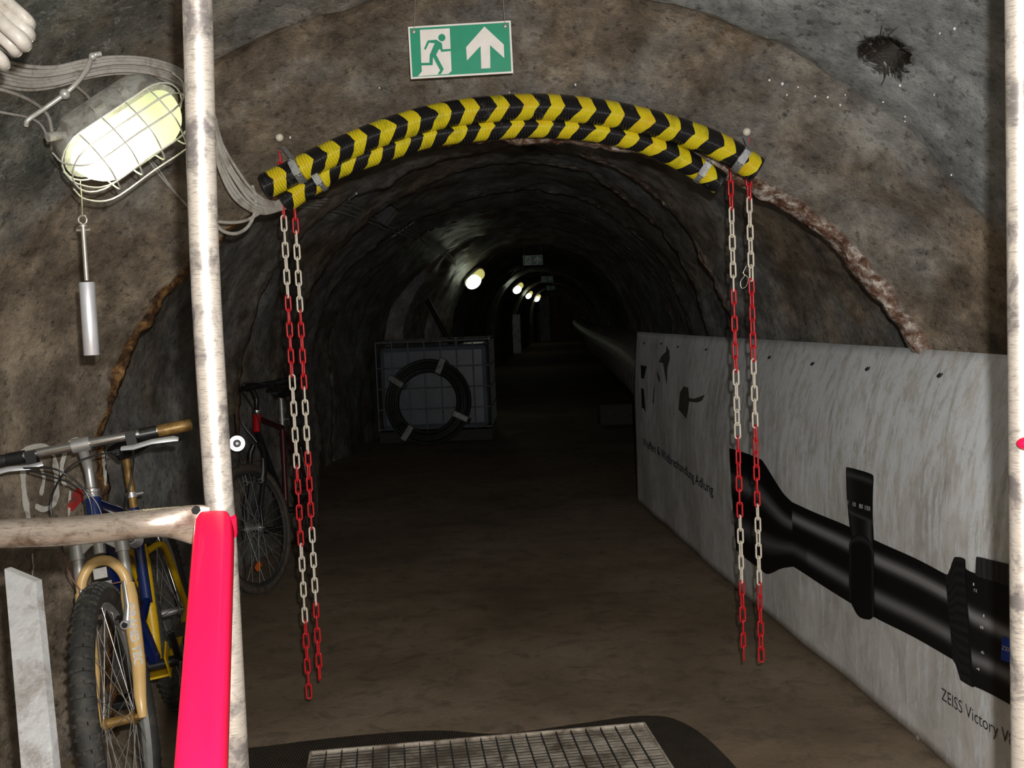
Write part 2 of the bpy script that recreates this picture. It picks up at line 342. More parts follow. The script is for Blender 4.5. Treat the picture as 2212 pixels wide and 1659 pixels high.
for i, (d, L, R, T) in enumerate(RIBS):
    nx = RIBS[i+1] if i+1 < len(RIBS) else (d+2.5, L, R, T)
    e = .70 if i < 4 else .25
    KEY += [(d-.25, L-.03, R+.03, T+.02, .98, .0, .5, 0), (d-.05, L, R, T, .98, e*.8, .45, 0), (d+.02, L, R, T, .98, e, .45, 0), (d+.09, L-.10, R+.09, T+.10, 1, 0, .5, 0),
            (d+.16, nx[1]-.16, nx[2]+.14, nx[3]+.15, 1, 0, .5, 0)]
NT = 300
def cxof(d): return 0.0 if d < 14 else .0011*(d-14)**2*.30
def prof(k, th):
    d, L, R, T, zs = k[:5]; c = math.cos(th); s_ = math.sin(th); cx = -.18
    # th 0..pi spans the arch plus straight legs folded in by bias
    if th < .28*math.pi*.5:      # right leg
        t = th/(.14*math.pi); return V((R, d, -.05+(zs+.05)*t))
    if th > math.pi-.14*math.pi:
        t = (math.pi-th)/(.14*math.pi); return V((L, d, -.05+(zs+.05)*t))
    a = (th-.14*math.pi)/(math.pi*.72)*math.pi; c = math.cos(a); s_ = math.sin(a)
    x = cx+(R-cx)*abs(c)**1.03 if c > 0 else cx-(cx-L)*abs(c)**1.06
    return V((x, d, zs+(T-zs)*abs(s_)**1.0))
rows = []; 
for a, b in zip(KEY[:-1], KEY[1:]):
    step = .03 if a[0] >= 1.6 and a[0] < 6.9 else (.06 if a[0] < 14 else .16)
    if a[0] < 1.6: step = .05
    n = max(1, int(math.ceil((b[0]-a[0])/step)))
    if b[0]-a[0] < .2: n = max(n, 4 if a[0] < 12 else 2)
    for i in range(n):
        t = i/n; rows.append([x+(y-x)*t for x, y in zip(a, b)])
rows.append(list(KEY[-1]))
def fbm(p, f, o): return noise.fractal(p*f, 1.0, 2.1, o, noise_basis='PERLIN_ORIGINAL')
HOLE = V((1.02, 2.62, 2.33))
G = np.zeros((len(rows), NT+1, 3)); AT = np.zeros((len(rows), NT+1, 4))
for i, k in enumerate(rows):
    d = k[0]; near = d < 12
    cp = V((-.18, d, 1.05))
    for j in range(NT+1):
        th = math.pi*j/NT; p = prof(k, th); o = (p-cp).normalized()
        a = .040 if d < 3.4 else (.022 if d < 3.8 else .03)
        wob = fbm(V((j*.02, 3.3, 7+d*.15)), 1, 3)
        dsp = a*fbm(p, 1.25, 3)*1.3+.013*fbm(p+V((5, 1, 2)), 4.2, 4)
        if near: dsp += .0045*fbm(p+V((1, 7, 3)), 17, 3)
        if k[5] > .2: dsp += k[5]*.022*fbm(p+V((9, 2, 4)), 11, 4)
        q = p+o*dsp; q.y += (.05*wob if 3.05 < d else 0)+(k[5]*.012*fbm(p, 16, 3))
        q.x += cxof(d)
        G[i, j] = q
        # greener rock upper left, greyer upper right; orange rust on the left rim, pale rubble on the right
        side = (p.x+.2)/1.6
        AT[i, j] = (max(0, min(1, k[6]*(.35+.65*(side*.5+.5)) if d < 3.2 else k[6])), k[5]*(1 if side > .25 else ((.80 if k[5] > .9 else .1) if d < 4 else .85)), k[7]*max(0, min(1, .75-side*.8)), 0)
# torn-out crater with a black fringe in the upper right
def nearest(px, py):
    r = np.array(ray(px, py)); P = G-np.array([0, 0, CAM_H]); P = P[:, :, :]
    u = r/np.linalg.norm(r); dist = np.linalg.norm(np.cross(P, u), axis=2); dist[P[:, :, 1] < .5] = 9; dist[P[:, :, 1] > 6] = 9
    i, j = np.unravel_index(np.argmin(dist), dist.shape); return V(G[i, j])
HOLE = nearest(1912, 128)
for i in range(len(rows)):
    if abs(rows[i][0]-HOLE.y) > .5: continue
    for j in range(NT+1):
        q = V(G[i, j]); r = (q-HOLE).length
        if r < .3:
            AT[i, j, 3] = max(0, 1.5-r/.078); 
            if r < .06: G[i, j] = q+(q-V((-.18, q.y, 1.05))).normalized()*.09*(1-(r/.06)**2)
# normals on the full grid, so that the separately named pieces meet without a seam
du = np.gradient(G, axis=0); dv = np.gradient(G, axis=1); NR = np.cross(du, dv); NR /= np.linalg.norm(NR, axis=2, keepdims=True)+1e-9
cc = G.copy(); cc[:, :, 0] += .18; cc[:, :, 2] -= 1.05; cc[:, :, 1] = 0
NR[(NR*cc).sum(2) > 0] *= -1
JR, JL = int(NT*.30), int(NT*.70)
IP0 = next(i for i, k in enumerate(rows) if k[0] >= 3.09); IP1 = next(i for i, k in enumerate(rows) if k[0] >= 3.62)
def patch(name, i0, i1, j0, j1):
    n, m = i1-i0+1, j1-j0+1; vs = G[i0:i1+1, j0:j1+1].reshape(-1, 3)
    idx = np.arange(n*m).reshape(n, m); f = np.stack([idx[:-1, :-1], idx[:-1, 1:], idx[1:, 1:], idx[1:, :-1]], -1).reshape(-1, 4)
    me = bpy.data.meshes.new(name); me.from_pydata(vs.tolist(), [], f.tolist())
    for q, nm in enumerate(('tone', 'edge', 'green', 'stain')):
        a = me.attributes.new(nm, 'FLOAT', 'POINT'); a.data.foreach_set('value', AT[i0:i1+1, j0:j1+1, q].reshape(-1))
    me.polygons.foreach_set('use_smooth', [True]*len(me.polygons))
    me.normals_split_custom_set_from_vertices(NR[i0:i1+1, j0:j1+1].reshape(-1, 3).tolist())
    me.materials.append(M['rock']); o = col(bpy.data.objects.new(name, me)); o['kind'] = 'structure'; return o
LAST = len(rows)-1
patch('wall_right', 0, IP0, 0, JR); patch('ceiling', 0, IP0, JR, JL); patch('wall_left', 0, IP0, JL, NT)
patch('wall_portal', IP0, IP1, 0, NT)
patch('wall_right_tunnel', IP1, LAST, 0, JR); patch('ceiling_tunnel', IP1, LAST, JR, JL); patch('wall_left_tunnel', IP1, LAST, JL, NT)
idx = np.arange(len(rows)*(NT+1)).reshape(len(rows), NT+1)
SHELL = BVHTree.FromPolygons(G.reshape(-1, 3).tolist(), np.stack([idx[:-1, :-1], idx[:-1, 1:], idx[1:, 1:], idx[1:, :-1]], -1).reshape(-1, 4).tolist())
def hit(px, py, off=0.0):
    r = ray(px, py).normalized(); p, n, _, _ = SHELL.ray_cast(V((0, 0, CAM_H)), r)
    if p is None: return at(px, py, 3)
    return p-r*off
def bevel_end(name, y, mat):
    b = MB().box((.35, y, 1.2), (6, .1, 3.2)); o = obj(name, b, mat, None, False); o['kind'] = 'structure'; return o
bevel_end('wall_back', -2.0, M['rock']); bevel_end('wall_far_end', RIBS[-1][0]+.3, M['rock'])
# floor
fb = MB(); xs = [-3+.06*i for i in range(112)]; ys = [-2.1+.06*i for i in range(170)]+[8.1+.5*i for i in range(86)]
for y in ys:
    for x in xs:
        h = .010*fbm(V((x, y, 0)), .8, 4)+(.004*fbm(V((x, y, 5)), 6, 3) if y < 8 else 0); fb.v.append(V((x, y, h-.006)))
nx_ = len(xs)
for i in range(len(ys)-1):
    for j in range(nx_-1): fb.f.append((i*nx_+j, i*nx_+j+1, (i+1)*nx_+j+1, (i+1)*nx_+j))
o = obj('floor', fb, M['floor']); o['kind'] = 'structure'

# ------------------------------------------------------------------ striped bumper bars over the portal
def bar(name, label, pts, d, r, k):
    P = [at(x, y, d) for x, y in pts]; C = spline(P, 10); t = thing(name, label, 'bumper bar', P[0], group='striped tube bars over the portal')
    m = MB().tube(C, r, 28, uv=True, up=(0, -1, 0)); obj('padded_tube', m, M['tape'], t)
    for e, q in ((C[0], C[1]), (C[-1], C[-2])): obj('end_rim', MB().ring(e, r*.82, r*.16, (e-q).normalized(), 24, 8), M['black'], t)
    return t, C
UP = [(574, 402), (615, 382), (731, 326), (852, 278), (975, 246), (1115, 232), (1220, 234), (1326, 248), (1432, 273), (1548, 314), (1634, 366)]
LO = [(616, 436), (655, 408), (690, 388), (728, 361), (838, 322), (903, 300), (965, 288), (1115, 273), (1220, 275), (1300, 284), (1380, 303), (1438, 326), (1500, 360), (1556, 396)]
tu, CU = bar('bumper_bar', 'thicker upper yellow and black taped arched tube above the tunnel portal', UP, 3.30, .0405, 1)
tl_, CL = bar('bumper_bar', 'thinner lower yellow and black taped arched tube hugging the portal rim', LO, 3.335, .036, 1)
def clamp(t, C, i, r, w_=.012, tail=None):
    a = (C[i+1]-C[i-1]).normalized(); c = C[i]; up = V((0, -1, 0)); up = (up-a*up.dot(a)).normalized()
    m = MB(); m.tube([c-a*w_, c+a*w_], r+.004, 24); m.box(c+up*(r+.009), (.022, .014, .045), Matrix((a, up, a.cross(up))).transposed()); m.cyl(c+up*(r+.008)+a.cross(up)*.03, c+up*(r+.008)-a.cross(up)*.03, .005, 8)
    if tail: m.beam(c+up*(r*.3)-(a.cross(up))*r*(1 if a.cross(up).z < 0 else -1), tail, .013, .004, (0, 1, 0))
    obj('pipe_clamp', m, M['galv'], t)
clamp(tu, CU, 13, .0405, .012, at(612, 318, 3.33)); clamp(tl_, CL, 20, .036, .008)
clamp(tu, CU, 96, .0405, .012, at(1609, 296, 3.33)); clamp(tl_, CL, 123, .036, .009)
# hooks the chains and clamps hang from
for (x, y), lb in (((604, 297), 'white-tipped wall hook above the left end of the striped bars'), ((1613, 285), 'white-tipped wall hook above the right end of the striped bars')):
    p = at(x, y, 3.36); q = hit(x, y, -.02); 
    if q.y < p.y or q.y > 3.9: q = p+V((0, .2, .02))
    t = thing('wall_hook', lb, 'hook', p, group='hooks in the portal wall')
    obj('shank', MB().cyl(p, q, .006, 10), M['galv'], t); obj('cap', MB().sphere(p, .013, 8), M['chain_white'], t, label='white plastic cap')

# ------------------------------------------------------------------ plastic chains
link_me = {}
def link_mesh(mat, key, turned):
    m = MB(); R, hl, r = .0083, .0205, .0031; pts = []
    for k in range(9): a = math.pi*k/8; pts.append(V((R*math.cos(a), 0, hl-.0032+R*math.sin(a))))
    for k in range(9): a = math.pi+math.pi*k/8; pts.append(V((R*math.cos(a), 0, -hl+.0032+R*math.sin(a))))
    m.tube(pts, r, 8, closed=True); return m
for key, mt in (('r', 'chain_red'), ('w', 'chain_white')):   # link prototypes at the origin, first instances re-used below
    me = bpy.data.meshes.new('chain_link'); b = link_mesh(None, key, 0); me.from_pydata([tuple(p) for p in b.v], [], b.f)
    me.polygons.foreach_set('use_smooth', [True]*len(me.polygons)); me.materials.append(M[mt]); link_me[key] = me
def chain(px, y_top, y_bot, cuts, label, d=3.41, ph=0):
    top = at(px[0], y_top, d); bot = at(px[1], y_bot, d)
    zc = [at(px[0]+(px[1]-px[0])*(c-y_top)/(y_bot-y_top), c, d).z for c in cuts]
    t = thing('plastic_chain', label, 'chain', bot, group='red and white chains hanging from the bar ends')
    n = round((top.z-bot.z-.03)/.0425); pit = (top.z-bot.z-.03)/n; n += 1
    for i in range(n):
        zz = bot.z+.027+i*pit; c = bot.lerp(top, (zz-bot.z)/(top.z-bot.z))
        red = sum(1 for q in zc if q > zz) % 2 == 0
        ang = (0 if (i+ph) % 2 == 0 else math.pi/2)+math.radians(random.uniform(-22, 22)+12)
        o = col(bpy.data.objects.new('chain_link', link_me['r' if red else 'w'])); o.parent = t
        o.matrix_local = Matrix.Translation(c-V(t.location)) @ Matrix.Rotation(ang, 4, 'Z')
chain((604, 668), 306, 1510, [470, 655, 825, 1003, 1170, 1345], 'left outer red and white chain, hanging lowest with its tip just above the floor')
chain((634, 691), 400, 1470, [500, 665, 825, 990, 1148, 1312], 'left inner red and white chain, second from the left', ph=1)
chain((1577, 1607), 345, 1428, [460, 628, 790, 955, 1110, 1270], 'right inner red and white chain, third from the left', ph=1)
chain((1615, 1645), 294, 1431, [430, 600, 765, 935, 1105, 1270], 'rightmost red and white chain, hanging from the right wall hook')

# ------------------------------------------------------------------ exit signs
def crop(x, y):
    dx, dy = x-262, y-355; a, b, c, d = 719, 56, -31.5, 753; D = a*d-b*c
    return (dx*d-b*dy)/D, (a*dy-c*dx)/D        # u 0..2, v down 0..1
DOOR = [(432, 405), (850, 388), (890, 1000), (845, 1045), (418, 1072), (472, 1000), (462, 890)]
RUN = [(495, 680), (545, 560), (665, 550), (745, 600), (757, 690), (872, 685), (874, 715), (740, 727), (722, 688), (705, 690), (668, 765), (780, 975), (742, 1045), (693, 1052), (728, 990), (625, 800), (622, 915), (440, 918), (410, 945), (413, 900), (450, 880), (575, 880), (578, 765), (645, 600), (565, 592), (520, 692)]
ARW = [(1335, 372), (1612, 635), (1625, 830), (1420, 640), (1433, 970), (1305, 975), (1288, 650), (1103, 855), (1085, 665)]
def exit_sign(c, wdt, roll, yaw, label, wires):
    h = wdt/2; Mx = Matrix.Translation(c) @ Matrix.Rotation(yaw, 4, 'Z') @ Matrix.Rotation(roll, 4, 'Y')
    t = thing('exit_sign', label, 'sign', mat=Mx, group='emergency exit signs along the tunnel')
    def L(x, y, e=0.0): u, v = crop(x, y); return V((u*h-h, -.0015-e, h/2-v*h))
    obj('sign_plate', MB().box((0, 0, 0), (wdt, .003, h)), M['white'], t, False)
    obj('green_field', MB().box((0, -.0018, 0), (wdt*.965, .0012, h*.93)), M['green'], t, False)
    obj('door_symbol', MB().prism([L(*p, .0012) for p in DOOR], (0, -.0005, 0)), M['white'], t, False)
    hc = L(743, 522, .002); hd = [hc+V((math.cos(a)*.0105*wdt/.3, 0, math.sin(a)*.0105*wdt/.3)) for a in [i*math.pi/12 for i in range(24)]]
    obj('running_figure', MB().prism([L(*p, .0018) for p in RUN], (0, -.0005, 0)).prism(hd, (0, -.0005, 0)), M['green'], t, False)
    obj('arrow_symbol', MB().prism([L(*p, .0012) for p in ARW], (0, -.0005, 0)), M['white'], t, False)
    for s_ in (-1, 1):
        if wires > .3: obj('rivet', MB().sphere((s_*wdt*.445, -.003, h*.40), .0062, 8, (1, .5, 1)), M['rivet'], t)
        a = V((s_*wdt*.44, 0, h*.5)); b = a+V((s_*-.01, .0, min(.17, wires))); mid = (a+b)/2+V((.004, 0, 0))
        obj('hanging_wire', MB().tube([a+V((0, -.004, -.012)), a+V((0, 0, .004)), mid, b], .0011 if wires > .3 else .002, 6), M['steelwire'], t)
sc4 = [at(x, y, 3.08) for x, y in ((881, 57), (1103, 45), (1108, 160), (889, 170))]
cs = sum(sc4, V((0, 0, 0)))/4
exit_sign(cs, (sc4[1]-sc4[0]).length, math.radians(-.6), 0, 'large green and white running-man exit sign with up arrow hanging in front of the portal', .34)
for x, y, d, lb, r_ in ((1151, 562, 16.3, 'small dim exit sign deeper in the tunnel, next to the first far lamp', .3), (1182, 603, 26, 'tiny exit sign above the third far lamp', .18), (1190, 622, 36, 'farthest and tiniest exit sign near the tunnel end', .16)):
    exit_sign(at(x, y, d), .30, 0, 0, lb, r_ if r_ <= .3 else .3)

# ------------------------------------------------------------------ caged lamp on the left wall
def caged_lamp(c, ax, nrm, ln, label, near):
    z = V(nrm); ax = V(ax).normalized(); z = (z-ax*z.dot(ax)).normalized(); y = z.cross(ax)
    Mx = Matrix.Translation(c) @ Matrix((ax, y, z)).transposed().to_4x4()
    t = thing('bulkhead_lamp', label, 'lamp', mat=Mx, group='caged lamps along the left tunnel wall'); s_ = ln/.34
    def stad(L, W, n=12): # stadium outline
        o = []
        for k in range(n+1): a = -math.pi/2+math.pi*k/n; o.append((L/2-W/2+W/2*math.cos(a), W/2*math.sin(a)))
        for k in range(n+1): a = math.pi/2+math.pi*k/n; o.append((-L/2+W/2+W/2*math.cos(a), W/2*math.sin(a)))
        return o
    def loft(secs):
        m = MB(); n = len(secs[0][0]); 
        for o, zz in secs: m.v += [V((a, b, zz)) for a, b in o]
        for i in range(len(secs)-1):
            for k in range(n): k2 = (k+1) % n; m.f.append((i*n+k, i*n+k2, (i+1)*n+k2, (i+1)*n+k))
        m.f.append(tuple(range(n))[::-1]); m.f.append(tuple((len(secs)-1)*n+k for k in range(n))); return m
    L, W = .31*s_, .135*s_
    pan = loft([(stad(L*.84, W*.86), -.08*s_), (stad(L*.97, W*1.0), -.055*s_), (stad(L*1.02, W*1.05), -.006*s_), (stad(L*1.02, W*1.05), 0)])
    if near: pan.box((-.02, W*.56, -.03), (.03, .02, .016)).box((.05, W*.55, -.03), (.018, .014, .014)).cyl((-.12, W*.45, -.03), (-.155, W*.62, -.03), .011, 12)
    obj('housing', pan, M['housing'], t)
    secs = [(stad(L*.93*math.cos(a)**.55 if a < 1.5 else .02, W*.88*math.cos(a)**.7), .002+.088*s_*math.sin(a)) for a in [i*math.pi/2/9*.985 for i in range(10)]]
    obj('glass_dome', loft(secs), M['glass'] if near else M['far_glass'], t)
    if near:
        obj('bulb', MB().sphere((-.062*s_, 0, .034*s_), .026, 10, (1.7, 1, 1)), M['bulb'], t)
        cg = MB(); H = .104*s_
        def arch(x, w2): return [V((x, -w2, 0)), V((x, -w2*.98, H*.45)), V((x, -w2*.62, H*.92)), V((x, 0, H)), V((x, w2*.62, H*.92)), V((x, w2*.98, H*.45)), V((x, w2, 0))]
        for x in (-.095, -.032, .032, .095): cg.tube(spline(arch(x*s_, W*.56*(1 if abs(x) < .09 else .93)), 4), .0021, 6)
        for yy in (-.5, 0, .5):
            hh = H*(1 if yy == 0 else .84); cg.tube(spline([V((-L*.54, yy*W, .0)), V((-L*.53, yy*W, hh*.5)), V((-L*.38, yy*W, hh)), V((0, yy*W, hh*1.01)), V((L*.38, yy*W, hh)), V((L*.53, yy*W, hh*.5)), V((L*.54, yy*W, 0))], 5), .0021, 6)
        cg.tube([V((a, b, .002)) for a, b in stad(L*1.07, W*1.12)], .0023, 6, closed=True)
        cg.tube([V((a, b, H*.45)) for a, b in stad(L*1.09, W*1.10)], .0021, 6, closed=True)
        obj('wire_cage', cg, M['cage'], t)
    else:
        obj('bulb', MB().sphere((-.05*s_, 0, .05*s_), .082*s_, 10, (1.35, 1, 1)), M['far'], t)
    return t, Mx
a0, a1 = at(160, 384, 2.44), at(392, 226, 2.56)
ax = (a1-a0); lc = (a0+a1)/2+V((0, 0.01, .012)); tocam = (V((0, 0, CAM_H))-lc).normalized()
tL, ML = caged_lamp(lc+V((-.024, .02, .016)), ax, V((.68, -.30, -.62)), .345, 'bright caged oval bulkhead lamp on the left wall behind the steel upright', True)
pl = bpy.data.lights.new('lamp_light', 'POINT'); pl.energy = 16; pl.shadow_soft_size = .025; pl.color = (1, .97, .84)
plo = bpy.data.objects.new('lamp_light', pl); col(plo); plo.location = ML @ V((-.062, 0, .04))
for (x, y, d), ln, e, lb in (((1026, 600, 14.5), .36, .13, 'first lit lamp inside the tunnel, largest of the far lamps'), ((1119, 621, 26), .36, .10, 'second lit lamp inside the tunnel'), ((1143, 636, 36), .34, .35, 'third lit lamp inside the tunnel, small and round'), ((1161, 643, 45.5), .40, .7, 'farthest lit lamp, beside the pale tunnel end')):
    c = at(x, y, d); caged_lamp(c, (.72, .1, .62), (.45, -.75, -.4), ln, lb, False)
    l = bpy.data.lights.new('far_lamp_light', 'POINT'); l.energy = e; l.shadow_soft_size = .08; l.color = (1, .86, .45)
    lo_ = bpy.data.objects.new('far_lamp_light', l); col(lo_); lo_.location = c+V((.08, -.25, -.05))

# ------------------------------------------------------------------ cables on the left wall
def cable(name, label, cat, pts, r, mat, off=.02, group=None, dd=None, n=7, dmax=None):
    P = [at(x, y, dd) if dd else hit(x, y, off) for x, y in pts]
    if dmax: P = [at(x, y, min(q.y, dmax(x))) for (x, y), q in zip(pts, P)]
    for i in range(1, len(P)-1):       # keep depth smooth over bumps in the wall
        P[i] = P[i]*.6+(P[i-1]+P[i+1])*.2
    o = obj(name, MB().tube(spline(P, n), r, 8), mat); return tag(o, label, cat, group)
DM = lambda x: 9 if x < 430 else 3.12+.0016*(x-430)
GC = 'grey cables in the bundle above the caged lamp'
lanes = ['topmost', 'second', 'third', 'fourth', 'fifth', 'sixth', 'lowest']
for i in range(7):
    k = i*9.0; j = random.uniform(-3, 3); J = [random.uniform(-7, 7) for _ in range(6)]
    a = [(-40, 118+k*.95), (0, 131+k), (60, 148+k*.9+j), (120, 150+k*.75), (180, 134+k*.62+j), (250, 120+k*.62), (330, 126+k*.66), (400, 146+k*.62), (462, 215+k*1.2), (478-i*1, 318+k*.9), (505+J[0], 362+k*1.25+J[1]), (540+J[2]*.8, 412+k*.95+J[3]), (572, 436+k*.6+J[4]*.4), (604, 440+k*.25), (640, 432+k*.2)]
    cable('grey_cable', lanes[i]+' grey cable of the sagging bundle above the caged lamp', 'cable', a, .0052+.0008*(i % 2), M['cable'], .03+.014*(i % 3), GC, dmax=DM)
cable('grey_cable', 'grey cable looping down to a low U below the left bar end', 'cable', [(455, 455), (470, 500), (505, 511), (535, 498), (552, 465), (556, 430), (545, 400)], .0055, M['cable'], .03, 'loose grey cables left of the bars', dmax=DM)
cable('grey_cable', 'short stiff grey cable curving back under the bundle end', 'cable', [(462, 478), (500, 482), (530, 480), (560, 462), (592, 440), (612, 428)], .0052, M['cable'], .03, 'loose grey cables left of the bars', dmax=DM)
cable('grey_cable', 'thin grey cable running diagonally behind the steel upright under the lamp', 'cable', [(318, 342), (345, 380), (372, 410), (405, 445), (440, 480)], .0035, M['cable'], .02, 'thin cables under the lamp')
cable('grey_cable', 'thin grey cable parallel below the diagonal one under the lamp', 'cable', [(300, 322), (330, 345), (360, 390), (385, 425), (425, 470)], .0028, M['cable'], .02, 'thin cables under the lamp')
cable('grey_cable', 'white cable curving from the left edge down into the lamp housing', 'cable', [(-20, 188), (20, 197), (60, 212), (90, 232), (108, 250), (115, 285), (110, 320), (120, 345), (150, 345)], .0048, M['cable'], .03, 'feed cables of the lamp')
cable('grey_cable', 'thin feed cable from the left edge past the bracket foot', 'cable', [(-20, 238), (30, 248), (60, 252), (85, 262), (100, 282), (103, 310)], .0035, M['cable'], .03, 'feed cables of the lamp')
cable('grey_cable', 'short feed cable dropping from the bundle to the lamp gland', 'cable', [(165, 186), (190, 205), (203, 228), (215, 240), (228, 240)], .0042, M['cable'], .06, 'feed cables of the lamp')
br = [hit(x, y, .09) for x, y in ((218, 116), (200, 122), (188, 150), (165, 180), (140, 203), (100, 232), (62, 258), (56, 272))]
t = thing('cable_bracket', 'bone-like white cable bracket crossing the bundle on the left wall', 'bracket', br[3])
obj('arm', MB().tube(spline(br, 5), .0065, 10), M['cage'], t); obj('screw_boss', MB().sphere(br[4], .014, 8), M['cage'], t); obj('clip', MB().sphere(br[1], .010, 8), M['cage'], t)
# pale hose coil hanging in the upper left corner
t = thing('hose_coil', 'coil of thick pale hose hanging in the upper left corner', 'hose', at(0, 20, 1.75))
for x, y, w_ in ((66, 48, .010), (62, 72, .0125), (54, 92, .0125), (34, 104, .0125), (8, 134, .012)):
    d = 1.75+random.uniform(-.03, .03); a = at(x-190, y-230, d); b = at(x-75, y-72, d); c = at(x-8, y-6, d); e = at(x-14, y-2, d+.05); f = at(x-90, y-70, d+.08); g = at(x-200, y-215, d+.08)
    obj('hose_loop', MB().tube(spline([a, b, c, e, f, g], 7), w_, 12), M['hose'], t)

# cables going on along the left ceiling of the tunnel, with their brackets
for i in range(4):
    cable('grey_cable', ['upper', 'second', 'third', 'lower'][i]+' dim cable running along the tunnel ceiling behind the left bar end', 'cable', [(640+i*9, 446-i*4), (700+i*8, 450-i*8), (760+i*6, 462-i*9), (840, 500-i*9), (900, 515-i*7), (950, 545-i*6), (985, 575-i*4)], .006, M['cable'], .05, 'dim cables on the tunnel ceiling')
for (a, b), lb in ((((700, 470), (770, 418)), 'nearest'), (((848, 512), (896, 478)), 'second'), (((886, 528), (926, 500)), 'third')):
    tag(obj('cable_holder', MB().tube([hit(*a, .10), hit(*b, .10)], .006, 8), M['cable']), lb+' diagonal cable holder on the tunnel ceiling', 'bracket', 'cable holders on the tunnel ceiling')
cb = hit(828, 458, .12)
tag(obj('junction_box', MB().box(cb, (.15, .12, .15), Matrix.Rotation(math.radians(40), 3, 'Y')), M['black'], None, False, .006), 'black square box under the tunnel ceiling, tilted like a diamond', 'box')

# ------------------------------------------------------------------ pull weight under the lamp
dW = 2.36; tip = at(178, 466, dW); bt = at(190, 768, dW)
ANC = min((ML @ V((a, b, .104*.345/.34*.45)) for a, b in [(math.copysign(.0865+.0735*math.cos(t), -1), .0735*math.sin(t)) for t in [i*.05-1.57 for i in range(63)]]), key=lambda q: abs(q.x/q.y-tip.x/tip.y)*25+q.z)
def W(y): return V((tip.x, dW, at(180, y, dW).z))
t = thing('pull_weight', 'aluminium cylinder weight hanging on a rod below the caged lamp', 'weight', W(768))
obj('wire', MB().tube([ANC+V((0, 0, .004)), ANC.lerp(W(466), .5)+V((.001, 0, 0)), W(466)], .0012, 6), M['steelwire'], t); obj('eye', MB().ring(W(475), .0095, .0022, (0, 1, 0), 20, 8), M['steelwire'], t)
obj('rod', MB().cyl(W(488), W(606), .0052, 12), M['steelwire'], t); obj('cross_pin', MB().cyl(W(497)+V((-.016, 0, 0)), W(497)+V((.016, 0, 0)), .0022, 8).cyl(W(486), W(490), .009, 12), M['steelwire'], t)
obj('cylinder', MB().lathe([(0, 0), (.0165, 0), (.0172, .001), (.0172, W(610).z-W(768).z-.001), (.0165, W(610).z-W(768).z), (0, W(610).z-W(768).z)], W(768)), M['alu'], t)

# ------------------------------------------------------------------ foreground steel barrier
UPR = [at(415, -260, 1.5), at(426, 0, 1.5), at(442, 560, 1.5), at(468, 1000, 1.5), at(482, 1200, 1.5), at(507, 1659, 1.5)]; pt = at(477, 1128, 1.5)
UPR.append(UPR[-1]+(UPR[-1]-UPR[-2]).normalized()*(UPR[-1].z/(UPR[-2]-UPR[-1]).normalized().z))
t = thing('steel_barrier', 'worn steel barrier with upright, crossbar and red leg, close on the left', 'barrier', (pt.x, 1.5, 0))
obj('upright', MB().tube(spline(UPR, 6), .0206, 28), M['steel'], t)
cb_ = [at(-160, 1166, 1.44), at(0, 1153, 1.44), at(150, 1147, 1.44), at(250, 1138, 1.44), at(310, 1131, 1.44), at(355, 1128, 1.445), at(392, 1130, 1.45), at(420, 1133, 1.455), at(446, 1136, 1.46)]
n_ = len(spline(cb_, 6)); fl_ = []
for i in range(n_):
    f = max(0, (i/(n_-1)-.55)/.45); f = sm(min(1, f*1.15)); fl_.append((1+.42*f, 1-.82*f))
obj('crossbar', MB().tube(spline(cb_, 6), .0202, 24, flat=fl_, up=(0, 0, 1)), M['steel2'], t)
bh = at(425, 1101, 1.452); obj('bolt', MB().cyl(bh, bh+V((0, -.006, 0)), .006, 6), M['black'], t)
l0, l1 = at(464, 1128, 1.432), at(436, 1640, 1.07)
leg = []; dv_ = (l1-l0).normalized(); l2 = l0+dv_*((l0.z)/(-dv_.z)); m = MB()
side = V((1, 0, 0)); fw = dv_.cross(side).normalized()
for q, (hw, hd_) in zip([l0-dv_*.014, l0-dv_*.008, l0+dv_*.012, l0+dv_*.05, l1, l2], [(.010, .006), (.021, .014), (.0262, .018), (.0268, .018), (.0268, .018), (.0268, .018)]):
    for k in range(24):
        a = 2*math.pi*k/24; cx_, sy = math.cos(a), math.sin(a); e = .45
        m.v.append(q+side*(abs(cx_)**e*(1 if cx_ > 0 else -1)*hw)+fw*(abs(sy)**e*(1 if sy > 0 else -1)*hd_))
for i in range(5):
    for k in range(24): m.f.append((i*24+k, i*24+(k+1) % 24, (i+1)*24+(k+1) % 24, (i+1)*24+k))
m.f.append(tuple(range(24))); obj('red_leg', m, M['red_paint'], t, label='leg painted bright red')
zc_ = at(480, 1128, 1.5).z
obj('collar', MB().tube([(pt.x, 1.5, zc_-.022), (pt.x, 1.5, zc_-.016), (pt.x, 1.5, zc_+.006), (pt.x, 1.5, zc_+.010)], [.0215, .0228, .0228, .0210], 28), M['red_paint'], t, label='red collar around the upright')
pr = at(2196, 300, 1.46)
t = thing('steel_post', 'worn steel post with a red clamp at the right edge of the view', 'post', (pr.x+.006, 1.46, 0))
obj('tube', MB().tube([(pr.x+.006, 1.46, 0), (pr.x+.006, 1.46, 1), (pr.x+.006, 1.46, 2.3)], .0190, 28), M['steel'], t)
zr = at(2205, 957, 1.43); obj('clamp', MB().sphere(zr+V((.014, -.006, 0)), .0145, 10, (1.5, 1, .72)), M['red_paint'], t, label='red plastic clamp')
